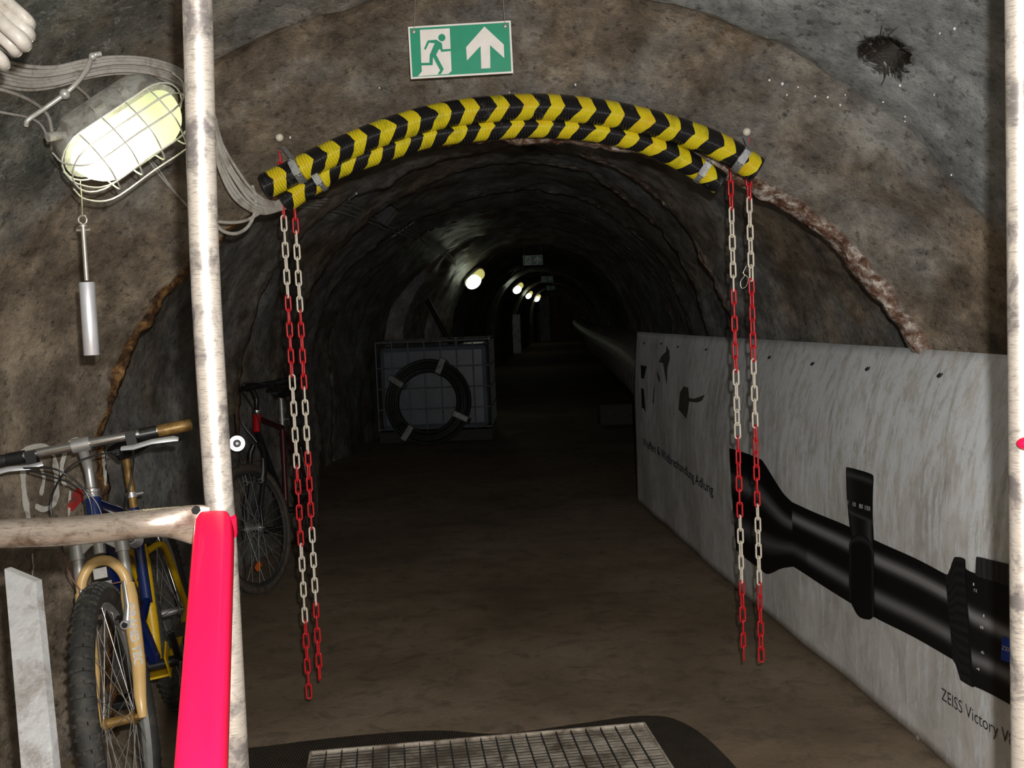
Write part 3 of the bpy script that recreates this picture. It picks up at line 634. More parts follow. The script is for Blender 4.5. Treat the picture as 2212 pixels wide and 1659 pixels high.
# white board leaning in the lower left corner
P0, P1, P2, P3 = at(8, 1228, 1.80), at(76, 1256, 1.80), at(118, 1690, 1.62), at(47, 1690, 1.62)
dn = (P3-P0).normalized(); k0 = P0.z/(-dn.z)
tag(obj('white_board', MB().prism([P0, P1, P1+dn*((P1.z)/(-dn.z)), P0+dn*k0], V((.006, .014, 0))), M['plank'], None, False, .0015), 'weathered white-painted board with a slanted top leaning in the lower left corner', 'board')

# ------------------------------------------------------------------ bicycles
def text_mesh(s, size, mat, name, parent, Mx, bold=0.0, alignx='LEFT', shear=0):
    cu = bpy.data.curves.new('txt', 'FONT'); cu.body = s; cu.size = size; cu.align_x = alignx; cu.extrude = .0003; cu.offset = bold; cu.shear = shear
    o = bpy.data.objects.new('txt', cu); col(o); dg = bpy.context.evaluated_depsgraph_get(); me = bpy.data.meshes.new_from_object(o.evaluated_get(dg))
    b = MB(); b.v = [V(v.co) for v in me.vertices]; b.f = [tuple(p.vertices) for p in me.polygons]; bpy.data.objects.remove(o); bpy.data.meshes.remove(me)
    if callable(Mx): b.v = [Mx(p) for p in b.v]
    else: b.xf(Mx)
    return obj(name, b, mat, parent, False, recalc=False)
def wheel(t, c, r, tw, Mx, tyre, front, knob, refl=False, spw=.0011):
    T = MB(); c = V(c); n = 72; R = r-tw
    T.ring(c, R, tw, (0, 1, 0), n, 12)
    for i in range(n):
        a = 2*math.pi*i/n; e = V((math.cos(a), 0, math.sin(a))); tn = V((-math.sin(a), 0, math.cos(a)))
        for yy, tl in ((-.55, .25), (.0, 0), (.55, -.25), (-.9, .5), (.9, -.5)):
            if yy == 0 and i % 2: continue
            dr = (e*math.cos(yy)+V((0, 1, 0))*math.sin(yy)); q = c+e*R+dr*(tw+.001)
            T.box(q, (knob, knob*1.5 if yy else knob*2, knob*.9), Matrix((tn, dr.cross(tn).normalized(), dr)).transposed())
    ty = obj('tire', T.xf(Mx), tyre, t)
    Rr = R-tw*.55
    prf = [(Rr+.004, -.012), (Rr+.006, -.009), (Rr-.012, -.010), (Rr-.020, 0), (Rr-.012, .010), (Rr+.006, .009), (Rr+.004, .012), (Rr-.014, .0125), (Rr-.024, 0), (Rr-.014, -.0125), (Rr+.004, -.012)]
    obj('rim', MB().lathe(prf, c, (0, 1, 0), 64).xf(Mx), M['silver' if knob > .007 else 'tyre'], ty)
    hb = MB(); hw = .036 if front else .04
    hb.lathe([(0, -hw-.022), (.009, -hw-.022), (.009, -hw-.004), (.021, -hw-.003), (.021, -hw+.001), (.013, -hw+.006), (.013, hw-.006), (.021, hw-.001), (.021, hw+.003), (.009, hw+.004), (.009, hw+.022), (0, hw+.022)], c, (0, 1, 0), 24)
    obj('hub', hb.xf(Mx), M['gold'] if front and knob > .007 else M['silver'], ty)
    S = MB()
    for i in range(32):
        sd = 1 if i % 2 else -1; a = 2*math.pi*i/32; b = a+(1 if i % 4 < 2 else -1)*1.15
        S.tube([c+V((math.cos(b)*.019, sd*hw, math.sin(b)*.019)), c+V((math.cos(a)*(Rr-.015), sd*.002, math.sin(a)*(Rr-.015)))], spw, 5, caps=False)
    obj('spokes', S.xf(Mx), M['silver'], ty)
    if refl:
        q = c+V((math.cos(math.radians(-80))*R*.62, .0, math.sin(math.radians(-80))*R*.62)); obj('reflector', MB().box(q, (.05, .012, .03), Matrix.Rotation(.5, 3, 'Y')).xf(Mx), M['orange'], ty, False, .003)
    return ty
def bike(base, head, lean, steer, st, label):
    Mr = Matrix.Translation(base) @ Matrix.Rotation(head, 4, 'Z') @ Matrix.Rotation(lean, 4, 'X')
    t = thing('bicycle', label, 'bicycle', mat=Mr)
    r = st['r']; A0 = V((-.035, 0, r)); ad = V((-.342, 0, .94)); A = lambda q: A0+ad*q
    S = Matrix.Translation(A0) @ Matrix.Rotation(steer, 4, ad) @ Matrix.Translation(-A0); I = Matrix.Identity(4); Y = V((0, 1, 0))
    def leg(q, s_, w_=.06): return A(q)+Y*s_*w_
    wheel(t, (0, 0, r), r, st['tw'], S, st['tyre'], True, st['knob'], st.get('refl'), st['spw'])
    wheel(t, (-1.06, 0, r), r, st['tw'], I, st['tyre'], False, st['knob'], False, st['spw'])
    # fork
    for s_ in (-1, 1):
        if st['susp']:
            obj('stanchion', MB().cyl(leg(.30, s_), leg(.47, s_), .0155, 20).cyl(leg(.435, s_), leg(.475, s_), .0205, 20).xf(S), M['silver'], t)
            m = MB().tube([V((0, s_*.058, r-.004)), V((-.012, s_*.060, r+.05)), leg(.12, s_), leg(.22, s_), leg(.31, s_), leg(.345, s_)], [.012, .016, .0185, .0215, .0225, .019], 20)
            lg = obj('fork_leg', m.xf(S), M['cream'], t)
            if s_ == 1:
                p0 = leg(.285, 1)+Y*.0; yv = -ad; xv = V((0, 1, 0))
                def mp(p, p0=p0): # wrap text around the front of the leg, reading downwards
                    q = leg(.288-p.x, 1, .060)+V((.94, 0, .342))*(.0246-.027*max(0, p.x-.04))
                    return S @ (q+Y*(p.y+.004))
                text_mesh('GRAND TEC', .030, M['letter_w'], 'lettering', lg, lambda p: mp(V((p.x, p.y-.010, p.z))),   .0013)
        else:
            obj('fork_leg', MB().tube([V((0, s_*.052, r)), V((-.02, s_*.05, r+.10)), leg(.30, s_, .048), leg(.40, s_, .042), leg(.44, s_, .02)], [.008, .011, .014, .015, .014], 14).xf(S), M['black'], t)
    if st['susp']:
        arch = [leg(.32, -1), leg(.375, -1, .056)+V((.012, 0, 0)), A(.415)+Y*-.03+V((.015, 0, 0)), A(.425)+V((.015, 0, 0)), A(.415)+Y*.03+V((.015, 0, 0)), leg(.375, 1, .056)+V((.012, 0, 0)), leg(.32, 1)]
        obj('fork_arch', MB().tube(spline(arch, 6), .0145, 12).xf(S), M['cream'], t)
        cr = MB(); f_ = V((.012, 0, 0)); cr.prism([A(.445)+Y*-.05+f_, A(.470)+Y*-.018+f_, A(.470)+Y*.018+f_, A(.445)+Y*.05+f_, A(.480)+Y*.052+f_, A(.505)+Y*.018+f_, A(.505)+Y*-.018+f_, A(.480)+Y*-.052+f_], V((-.034, 0, -.01))); cr.cyl(A(.44), A(.51), .017, 16)
        obj('fork_crown', cr.xf(S), M['silver'], t, False, .002)
        bp = A(.395)+V((.034, 0, 0)); pm = MB().box(bp, (.003, .036, .030), Matrix.Rotation(-.35, 3, 'Y')).box(bp+V((0, 0, -.03)), (.006, .05, .012)); obj('fork_plate', pm.xf(S), M['silver'], t, False, .001)
    for s_ in (-1, 1):   # rim brake arms
        b0 = leg(.245, s_, .046)+V((.030, 0, 0)); b1 = leg(.36, s_, .057)+V((.034, 0, 0)); bm = MB()
        bm.tube([b0, b0.lerp(b1, .4)+Y*s_*.006, b1], [.012, .0095, .006], 10, flat=[(1, .6)]*3); bm.cyl(b0+V((-.016, 0, 0)), b0+V((.012, 0, 0)), .0125, 16)
        ba = obj('brake_arm', bm.xf(S), M['silver'], t); obj('bolt', MB().cyl(b0+V((.012, 0, 0)), b0+V((.016, 0, 0)), .008, 14).xf(S), M['black'], ba); obj('brake_pad', MB().box(b0+V((-.02, -s_*.02, .01)), (.05, .012, .012)).xf(S), M['rubber'], ba)
    bb0, bb1 = leg(.36, -1, .057)+V((.034, 0, 0)), leg(.36, 1, .057)+V((.034, 0, 0))
    obj('brake_cable', MB().tube([bb0, bb1], .002, 6).tube(spline([bb0, leg(.42, -1, .08)+V((.04, 0, 0)), leg(.5, -1, .09)+V((.03, 0, 0))], 5), .0022, 6).xf(S), M['cord'], t)
    # head, stem, bar
    ht = .60; obj('head_tube', MB().cyl(A(.505), A(ht), .0215, 22), M['red_frame'] if not st['susp'] else st['frame'], t)
    obj('headset', MB().lathe([(.02, -.002), (.025, 0), (.025, .009), (.021, .012), (.024, .016), (.024, .024), (.014, .03)], A(ht), ad, 24).xf(S), M['chrome'], t)
    sb = A(.765)+V((.055, 0, .0)); obj('stem', MB().tube([A(ht+.02), A(.68), A(.705)+V((.01, 0, 0)), sb], [.0125, .0125, .015, .014], 14).cyl(sb-Y*.024, sb+Y*.024, .0205, 16).xf(S), M['silver'] if st['susp'] else M['black'], t)
    hb = [sb-Y*.30+V((-.03, 0, -.004)), sb-Y*.10+V((-.004, 0, .0)), sb, sb+Y*.10+V((-.004, 0, 0)), sb+Y*.30+V((-.03, 0, -.004))]
    bar_ = obj('handlebar', MB().tube(hb, [.011, .0125, .0135, .0125, .011], 16).xf(S), M['chrome'] if st['susp'] else M['black'], t)
    for s_ in (-1, 1):
        e = lambda q: sb+Y*s_*q+V((-.03*(q/.3), 0, -.004))
        obj('grip', MB().tube([e(.205), e(.21), e(.295), e(.30)], [.0165, .0172, .0172, .015], 16).xf(S), M['gold'] if (st['susp'] and s_ > 0) else M['rubber'], bar_)
        obj('shifter', MB().cyl(e(.155), e(.203), .0185, 18).box(e(.135)+V((.01, 0, -.004)), (.034, .028, .036)).xf(S), M['black'], bar_)
        lv = [e(.105)+V((.030, 0, -.026)), e(.14)+V((.042, 0, -.028)), e(.19)+V((.052, 0, -.022)), e(.25)+V((.050, 0, -.026)), e(.262)+V((.05, 0, -.030))]
        obj('brake_lever', MB().tube(lv, [.006, .0075, .0075, .0085, .006], 10, flat=[(.6, 1.2)]*5).xf(S), M['alu'] if st['susp'] else M['black'], bar_)
    ca = []
    if st['susp']: ca = [[sb-Y*.16+V((.03, 0, -.03)), sb-Y*.06+V((.07, 0, -.05)), A(.62)-Y*.0+V((.06, 0, 0)), A(.5)+Y*.0+V((.05, 0, 0))], [sb+Y*.10+V((.03, 0, -.03)), sb-Y*.02+V((.07, 0, -.045)), A(.62)-Y*.10+V((.05, 0, 0)), A(.5)-Y*.09+V((.04, 0, 0)), A(.46)-Y*.085+V((.03, 0, 0))],
               [sb+Y*.14+V((.03, 0, -.03)), A(.66)+Y*.12+V((.02, 0, 0)), A(.58)+Y*.09, A(.5)+Y*.05+V((-.05, 0, 0))], [sb-Y*.15+V((.03, 0, -.035)), A(.665)-Y*.04+V((.07, 0, 0)), A(.60)+Y*.015+V((.05, 0, 0)), A(.5)+Y*.03+V((.02, 0, 0))]]
    else: ca = [[sb+Y*.12+V((.03, 0, 0)), sb+V((.09, 0, .02)), A(.6)-Y*.05+V((.08, 0, 0)), A(.45)], [sb-Y*.12+V((.03, 0, 0)), sb+V((.08, 0, -.03)), A(.55)+Y*.05+V((.05, 0, 0)), A(.45)]]
    for c_ in ca: obj('brake_hose', MB().tube(spline(c_, 7), .0027, 7).xf(S), M['black'], t)
    # frame
    BB = V((-.63, 0, .31)); h0, h1 = A(.515), A(.59)
    if st['susp']:
        dt = obj('down_tube', MB().tube([h0, h0.lerp(BB, .5)+V((0, 0, -.02)), BB+V((.035, 0, .035))], [.024, .027, .024], 18), st['frame'], t)
        dd = (BB-h0).normalized()
        text_mesh('KONADOR', .036, M['letter_w'], 'lettering', dt, Matrix.Translation(h0+dd*.05+V((.0, .0266, -.005))) @ Matrix((dd, V((.3, 0, .95)), V((0, 1, 0)))).transposed().to_4x4())
        ST = V((-.80, 0, .80)); obj('top_tube', MB().tube([h1, ST+V((.01, 0, -.03))], .017, 14), st['frame'], t); obj('seat_tube', MB().tube([V((-.69, 0, .50)), ST], .0175, 14), st['frame'], t)
        obj('stay_brace', MB().tube([V((-.69, 0, .51)), h0.lerp(BB, .7)], .014, 12), st['frame'], t)
        BR = MB().box(BB+V((-.01, 0, 0)), (.11, .012, .09)).xf(I); BR = MB()
        for s_ in (-1, 1): BR.box(BB+V((.0, s_*.038, .01)), (.085, .006, .085), Matrix.Rotation(.4, 3, 'Y'))
        BR.box(BB+V((0, 0, -.032)), (.07, .076, .008)); obj('pivot_bracket', BR, M['yellow'], t, False, .003)
        obj('swingarm', MB().tube([BB+V((-.02, .0, .0)), V((-.70, .0, .42)), V((-.765, .0, .62)), V((-.775, 0, .68))], [.016, .020, .024, .020], 16), M['yellow'], t)
        for s_ in (-1, 1):
            obj('seat_stay', MB().tube(spline([V((-.77, s_*.018, .655)), V((-.84, s_*.055, .655)), V((-.91, s_*.062, .58)), V((-1.06, s_*.062, r))], 6), .0115, 12), M['yellow'], t)
            obj('chain_stay', MB().tube([BB+V((-.03, s_*.03, 0)), V((-.8, s_*.05, .32)), V((-1.06, s_*.062, r))], .011, 12), M['yellow'], t)
        sh0, sh1 = V((-.74, .0, .70)), V((-.62, 0, .74)); m = MB().cyl(sh0, sh1, .011, 12)
        for k in range(7): m.ring(sh0.lerp(sh1, .15+.7*k/6), .021, .004, (sh1-sh0), 20, 6)
        obj('shock_absorber', m, M['alu'], t)
    else:
        ST = V((-.74, 0, .78)); obj('down_tube', MB().tube([h0, BB], .017, 14), M['black'], t); obj('top_tube', MB().tube([h1, ST], .015, 14), st['frame'], t); obj('seat_tube', MB().tube([BB, ST], .015, 14), st['frame'], t)
        for s_ in (-1, 1):
            obj('seat_stay', MB().tube([ST+V((0, s_*.015, -.03)), V((-1.06, s_*.06, r))], .008, 10), st['frame'], t); obj('chain_stay', MB().tube([BB+V((0, s_*.03, 0)), V((-1.06, s_*.06, r))], .009, 10), st['frame'], t)
    sp = ST+(ST-BB).normalized()*.17; obj('seat_post', MB().cyl(ST-V((0, 0, .02)), sp, .0135, 14), M['gold'] if st['susp'] else M['silver'], t)
    obj('seat_clamp', MB().cyl(ST+V((-.012, 0, .035)), ST+V((-.016, 0, .052)), .019, 16).cyl(ST+V((-.01, 0, .045)), ST+V((-.01, .04, .045)), .005, 8), M['silver'], t)
    sd = MB(); secs = []
    for k in range(13):
        u = k/12; x = .13-.27*u; hw = .018+.057*sm(max(0, min(1, (u-.35)/.5))); 
        if u > .9: hw *= .85
        ring_ = [(V((x, math.cos(a)*hw, (.020 if math.sin(a) > 0 else .028)*math.sin(a)*(1 if 0 < k < 12 else .4)+.012*(u-.5)**2*4))) for a in [2*math.pi*j/16 for j in range(16)]]; secs.append(ring_)
    for rg in secs: sd.v += [sp+q+V((-.01, 0, .03)) for q in rg]
    for i in range(12):
        for j in range(16): sd.f.append((i*16+j, i*16+(j+1) % 16, (i+1)*16+(j+1) % 16, (i+1)*16+j))
    sd.f.append(tuple(range(16))); sd.f.append(tuple(12*16+j for j in range(16)))
    obj('saddle', sd, M['black'], t)
    ck = MB().lathe([(.03, -.003), (.088, -.002), (.092, 0), (.088, .002), (.03, .003)], BB+V((0, -.055, 0)), (0, 1, 0), 40).lathe([(.02, -.003), (.064, -.002), (.064, .002), (.02, .003)], BB+V((0, -.046, 0)), (0, 1, 0), 32)
    for k in range(5): a = k*2*math.pi/5; ck.beam(BB+V((0, -.055, 0)), BB+V((math.cos(a)*.07, -.055, math.sin(a)*.07)), .012, .004, (0, 1, 0))
    obj('chainring', ck, M['tyre'], t); obj('bottom_bracket', MB().cyl(BB+V((0, -.07, 0)), BB+V((0, .07, 0)), .018, 18), M['black'], t)
    for s_, a in ((-1, -2.3), (1, .84)):
        e = BB+V((math.cos(a)*.17, s_*.082, math.sin(a)*.17)); c_ = obj('crank', MB().beam(BB+V((0, s_*.072, 0)), e, .012, .022, (0, 1, 0)), M['black'], t, False, .003)
        obj('pedal', MB().box(e+V((0, s_*.055, 0)), (.085, .075, .022)).cyl(e, e+V((0, s_*.09, 0)), .006, 8), M['black'], c_, False, .004)
    chn = MB(); pts = [BB+V((math.cos(a)*.092, -.055, math.sin(a)*.092)) for a in [math.pi/2-math.pi*k/12 for k in range(13)]]+[V((-1.06+math.cos(a)*.04, -.05, r+math.sin(a)*.04)) for a in [-math.pi/2-math.pi*k/8 for k in range(9)]]
    obj('drive_chain', chn.tube(pts, .0042, 6, closed=True), M['tyre'], t)
    obj('sprockets', MB().lathe([(.01, -.055), (.028, -.055), (.028, -.052), (.035, -.05), (.035, -.046), (.045, -.044), (.045, -.038), (.01, -.036)], (-1.06, 0, r), (0, 1, 0), 28), M['tyre'], t)
    if not st['susp']:   # round front reflector that throws the flash back
        q = Mr @ S @ (sb+V((.05, .16, -.09))); tc = (V((.02, 0, 1.44))-q).normalized(); Li = Mr.inverted(); q = at(512, 958, (at(512, 958, 1)-at(512, 958, 1)).length+4.98)
        tc = (V((.02, -.01, 1.437))-q).normalized(); rr = MB().lathe([(.016, .004), (.019, .001), (.037, .001), (.040, -.004), (.037, -.012), (0, -.014)], q, tc, 32).xf(Li)
        rf = obj('front_lamp', rr, M['alu'], t, label='bright ring reflecting the flash'); obj('lens', MB().lathe([(0, .003), (.012, .003), (.016, 0)], q, tc, 24).xf(Li), M['silver'], rf); obj('lamp_arm', MB().tube([q-tc*.01, Mr @ S @ (sb+Y*-.12)], .005, 8).xf(Li), M['black'], rf)
    return t
hb_ = at(262, 1555, 2.70); gd = V((hb_.x+.368*math.sin(math.radians(8.5))*1.0, hb_.y, 0))
bike((gd.x-.005, gd.y, 0.002), math.radians(-77), math.radians(7.8), 0, dict(r=.366, tw=.029, knob=.0088, tyre=M['tyre'], susp=True, frame=M['blue'], spw=.0011), 'blue and yellow full-suspension mountain bike with cream fork leaning on the left wall')
g2 = onfloor(568, 1280); bike((g2.x, g2.y, .002), math.radians(-90), math.radians(3), math.radians(-17), dict(r=.338, tw=.022, knob=.003, tyre=M['tyre2'], susp=False, frame=M['maroon'], refl=True, spw=.0012), 'dark red bicycle standing in the shade just inside the tunnel on the left')

# ------------------------------------------------------------------ advertising banner along the right side
BP = spline([V((p[0], p[1], 0)) for p in ((.604, 7.543), (.73, 6.45), (.838, 5.439), (.974, 4.371), (1.050, 3.837), (1.112, 3.326), (1.135, 3.088), (1.185, 2.55), (1.20, 2.1))], 12)
BL = [0]
for a, b in zip(BP[:-1], BP[1:]): BL.append(BL[-1]+(b-a).length)
def Bxy(s_):
    s_ = max(0, min(BL[-1]-1e-6, s_)); i = max(j for j in range(len(BL)-1) if BL[j] <= s_); f = (s_-BL[i])/(BL[i+1]-BL[i])
    d = (BP[i+1]-BP[i]).normalized(); return BP[i].lerp(BP[i+1], f), V((-d.y, d.x, 0))      # normal to the right (behind)
BTOT = BL[-1]
def Bs(s_, z, off=0.0):
    p, n = Bxy(s_); 
    if n.x < 0: n = -n
    f = s_/BTOT; back = .04+.10*sm(min(1, f*1.4)); g = max(0, (z-.62)/.6)
    bulge = .006*math.sin(s_*2.1)*math.sin(min(1, z/1.0)*math.pi)+.004*math.sin(s_*9+z*3)*(1-f*.5)
    q = p+n*(back*g*g+bulge)+V((0, 0, .012+z)); return q-n*off*(1/(1+g))+V((0, 0, off*g*.7))
def Btop(s_):      # the top edge sags evenly towards the near end
    return 1.212-.0*s_
bm_ = MB(); NSB, NZB = 150, 34
for i in range(NSB+1):
    for j in range(NZB+1): bm_.v.append(Bs(BTOT*i/NSB, Btop(BTOT*i/NSB)*j/NZB))
for i in range(NSB):
    for j in range(NZB): bm_.f.append((i*(NZB+1)+j, i*(NZB+1)+j+1, (i+1)*(NZB+1)+j+1, (i+1)*(NZB+1)+j))
BT = BVHTree.FromPolygons([tuple(p) for p in bm_.v], bm_.f)
tb = thing('advertising_banner', 'long grey-white advertising banner with a printed rifle scope along the right side', 'banner', BP[30])
sheet = obj('sheet', bm_, M['banner'], tb, recalc=False); so = sheet.modifiers.new('thick', 'SOLIDIFY'); so.thickness = .004; so.offset = 0
def bsz(px, py):      # photo point -> (length along banner, height)
    r = ray(px, py).normalized(); p, n, fi, _ = BT.ray_cast(V((0, 0, CAM_H)), r)
    if p is None: return None
    best = min(((Bs(BTOT*i/300, max(0, min(1.2, p.z-.012)))-p).length, BTOT*i/300) for i in range(301)); s0 = best[1]
    best = min(((Bs(s0+k*.0015, p.z-.012)-p).length, s0+k*.0015) for k in range(-12, 13)); return best[1], p.z-.012
def clampb(px, py): return bsz(px, py)
def strip(name, top, bot, colf, n=40, m=14, off=.004, mat='prnt', lab=None):
    """printed shape between two photo curves"""
    T = spline([V((x, y, 0)) for x, y in top], 8) if len(top) > 2 else [V((*top[0], 0)).lerp(V((*top[1], 0)), k/8) for k in range(9)]
    B_ = spline([V((x, y, 0)) for x, y in bot], 8) if len(bot) > 2 else [V((*bot[0], 0)).lerp(V((*bot[1], 0)), k/8) for k in range(9)]
    def smp(P, u): f = u*(len(P)-1); i = min(len(P)-2, int(f)); return P[i].lerp(P[i+1], f-i)
    mb = MB(); mb.c = []; ok = []
    cor = {}
    for i in range(n+1):
        t0, b0 = smp(T, i/n), smp(B_, i/n); a = bsz(t0.x, t0.y); b = bsz(b0.x, b0.y)
        if a is None or b is None: 
            if not ok: continue
            a, b = ok[-1]
        ok.append((a, b))
        for j in range(m+1):
            v = j/m; s_ = a[0]+(b[0]-a[0])*v; z = a[1]+(b[1]-a[1])*v; mb.v.append(Bs(s_, z, off)); c = colf(i/n, v) if colf else (0, 0, 0); mb.c.append((*c, 1))
    for i in range(len(ok)-1):
        for j in range(m): mb.f.append((i*(m+1)+j, i*(m+1)+j+1, (i+1)*(m+1)+j+1, (i+1)*(m+1)+j))
    if mat != 'prnt': mb.c = None
    return obj(name, mb, M[mat], sheet, recalc=False)
def gs(v, c, w_): return math.exp(-((v-c)/w_)**2)
def grey(g): return (g, g, g*1.05)
body = lambda u, v: grey(.006+.30*gs(v, .24, .06)+.20*gs(v, .72, .07)*(1-.5*(u < .2)))
# scope: eyepiece bell, tube, ring, tail
strip('scope_eyepiece', [(1577, 968), (1610, 978), (1640, 990), (1652, 1000), (1690, 1060), (1712, 1084)], [(1592, 1188), (1612, 1206), (1640, 1226), (1660, 1240), (1690, 1228), (1716, 1224)], lambda u, v: grey(.006+.20*gs(v, .30+.05*u, .06)+.12*gs(v, .72, .06)), 26, 18)
strip('scope_tube', [(1712, 1084), (1760, 1106), (1835, 1137), (1895, 1168), (1980, 1206), (2045, 1240)], [(1716, 1224), (1735, 1236), (1790, 1272), (1845, 1306), (1900, 1338), (1980, 1378), (2070, 1430)], body, 40, 22)
strip('scope_bell', [(2045, 1240), (2052, 1238), (2062, 1210), (2068, 1203), (2088, 1208), (2092, 1230), (2140, 1248), (2200, 1272)], [(2062, 1426), (2068, 1436), (2076, 1462), (2080, 1470), (2104, 1484), (2112, 1484), (2150, 1502), (2200, 1530)], lambda u, v: grey(.008+(.26*gs(v, .30+.12*u, .05)+.18*gs(v, .76, .05))*(u > .62)+.012*(u < .55)*(.5+.5*math.sin(v*80))), 44, 40, .005)
strip('scope_turret', [(1830, 1014), (1836, 1010), (1884, 1024), (1890, 1034)], [(1840, 1150), (1850, 1165), (1880, 1180), (1892, 1186)], lambda u, v: grey(.010+.05*gs(v, .10, .03)*(abs(u-.5) < .3)+.05*gs(v, .63, .02)+.06*gs(u, .72, .1)*(v > .66)+.02*gs(u, .3, .1)), 16, 30, .006)
strip('scope_side_knob', [(1838, 1175), (1846, 1160), (1862, 1154), (1880, 1164), (1892, 1190)], [(1838, 1290), (1846, 1310), (1860, 1332), (1882, 1338), (1893, 1330)], lambda u, v: grey(.006+.02*gs(abs(u-.5), .42, .05)+.03*gs(v, .05, .03)), 16, 20, .007)
strip('scope_top_knob', [(2113, 1208), (2118, 1203), (2160, 1213), (2200, 1222)], [(2112, 1240), (2120, 1246), (2160, 1258), (2200, 1270)], lambda u, v: grey(.02+.02*(.5+.5*math.sin(u*60))), 20, 8, .007)
strip('blue_badge', [(2171, 1374), (2200, 1384)], [(2169, 1424), (2200, 1436)], None, 6, 6, .009, 'blue_print')
def btext(s_, p0, p1, hpx, mat, name, bold=.0, off=.006, flip=False):
    a, b = bsz(*p0), bsz(*p1)
    cu = bpy.data.curves.new('txt', 'FONT'); cu.body = s_; cu.size = 1; cu.offset = bold; cu.resolution_u = 3; o = bpy.data.objects.new('txt', cu); col(o)
    dg = bpy.context.evaluated_depsgraph_get(); me = bpy.data.meshes.new_from_object(o.evaluated_get(dg)); vs = [V(v.co) for v in me.vertices]; fs = [tuple(p.vertices) for p in me.polygons]
    bpy.data.objects.remove(o); w_ = max(v.x for v in vs); c_ = bsz(p0[0], p0[1]-hpx); H = (c_[1]-a[1])/.70
    m = MB(); m.f = fs
    for v in vs: u = v.x/w_; m.v.append(Bs(a[0]+(b[0]-a[0])*u, a[1]+(b[1]-a[1])*u+v.y*H, off))
    return obj(name, m, M[mat], sheet, False, recalc=False)
btext('Waffen & Wildbrethandlung Adlung', (1391, 962), (1543, 1070), 17, 'letter', 'shop_lettering', .006)
btext('ZEISS Victory V8', (2038, 1510), (2196, 1616), 26, 'letter', 'product_lettering', -.004)
btext('ZEISS', (2172, 1402), (2202, 1412), 9, 'letter_w', 'badge_lettering', .0, .011)
btext('1   10   80 150', (1834, 1089), (1884, 1104), 9, 'letter_w', 'scale_numbers', .0, .008)
for k, (s_, x, y) in enumerate((('1', 2104, 1262), ('12', 2110, 1276), ('8', 2124, 1356), ('1', 2126, 1330), ('6', 2126, 1410), ('4', 2116, 1446))):
    btext(s_, (x, y), (x+8, y+3), 6, 'letter_w', 'ring_number', 0, .010)
def bpatch(name, pts, mat, off=.005):
    q = [bsz(x, y) for x, y in pts]; m = MB().poly([V((a, b, 0)) for a, b in q]); bm = bmesh.new(); vv = [bm.verts.new(p) for p in m.v]
    for f in m.f: 
        try: bm.faces.new([vv[i] for i in f])
        except ValueError: pass
    bmesh.ops.subdivide_edges(bm, edges=bm.edges, cuts=2, use_grid_fill=True); m2 = MB(); bm.verts.index_update()
    m2.v = [Bs(v.co.x, v.co.y, off) for v in bm.verts]; m2.f = [tuple(v.index for v in f.verts) for f in bm.faces]; bm.free(); return obj(name, m2, mat, sheet, False, recalc=False)
bpatch('navy_mark', [(1385, 789), (1398, 792), (1392, 819), (1386, 817)], M['letter']); bpatch('navy_mark', [(1386, 838), (1392, 841), (1396, 890), (1390, 880), (1388, 884)], M['letter'])
bpatch('tear', [(1440, 747), (1447, 760), (1448, 775), (1443, 795), (1442, 835), (1438, 812), (1433, 785), (1424, 783), (1430, 770), (1440, 760)], M['hole'])
bpatch('tear', [(1470, 848), (1478, 835), (1488, 838), (1490, 860), (1500, 862), (1512, 858), (1524, 853), (1518, 866), (1508, 870), (1490, 868), (1488, 885), (1484, 905), (1467, 885)], M['hole'])
bpatch('tear', [(1419, 800), (1426, 815), (1428, 828), (1422, 818)], M['hole']); bpatch('tear', [(1416, 825), (1413, 845), (1411, 872), (1413, 872), (1415, 848)], M['hole'])
for x, y in ((1393, 738), (1430, 739), (1466, 746), (1527, 752), (1664, 769), (1757, 783), (1876, 794), (2033, 808)):
    q = bsz(x, y+3)
    if q is None: continue
    n_ = (Bs(q[0], q[1], .01)-Bs(q[0], q[1], 0)).normalized(); g = Bs(q[0], q[1], .004)
    obj('grommet', MB().ring(g, .010, .003, n_, 18, 6).lathe([(0, .001), (.008, .001)], g, n_, 16), M['letter'], tb)
for x, y in ((1493, 1189), (1550, 1242), (1622, 1302), (1712, 1377), (1833, 1470), (1984, 1592)):
    q = bsz(x, y)
    if q is None: continue
    n_ = (Bs(q[0], q[1], .01)-Bs(q[0], q[1], 0)).normalized(); g = Bs(q[0], q[1], .003)
    obj('screw', MB().lathe([(0, .006), (.005, .005), (.008, .002), (.012, 0)], g, n_, 14), M['silver'], tb)
fr = MB()   # timber posts the sheet is fixed to, behind it
for s_ in (.05, 1.2, 2.4, 3.6, 4.8):
    p, n = Bxy(s_); n = n if n.x > 0 else -n; fr.box(p+n*.05+V((0, 0, .37)), (.05, .05, .74), Matrix.Rotation(.2, 3, 'Z'))
obj('back_frame', fr, M['wood'], tb, False)

# ------------------------------------------------------------------ ventilation duct on the right
dp = [V((1.03, 6.6, .74)), V((.86, 7.6, .84)), V((.80, 8.6, .92)), V((.78, 10, .94)), V((.80, 14, .92)), V((.84, 20, .90)), V((.95, 28, .88)), V((1.15, 38, .86))]
o = obj('ventilation_duct', MB().tube(spline(dp, 30), .235, 36, caps=True), M['duct']); tag(o, 'long ribbed ventilation duct running down the right wall behind the banner', 'duct')
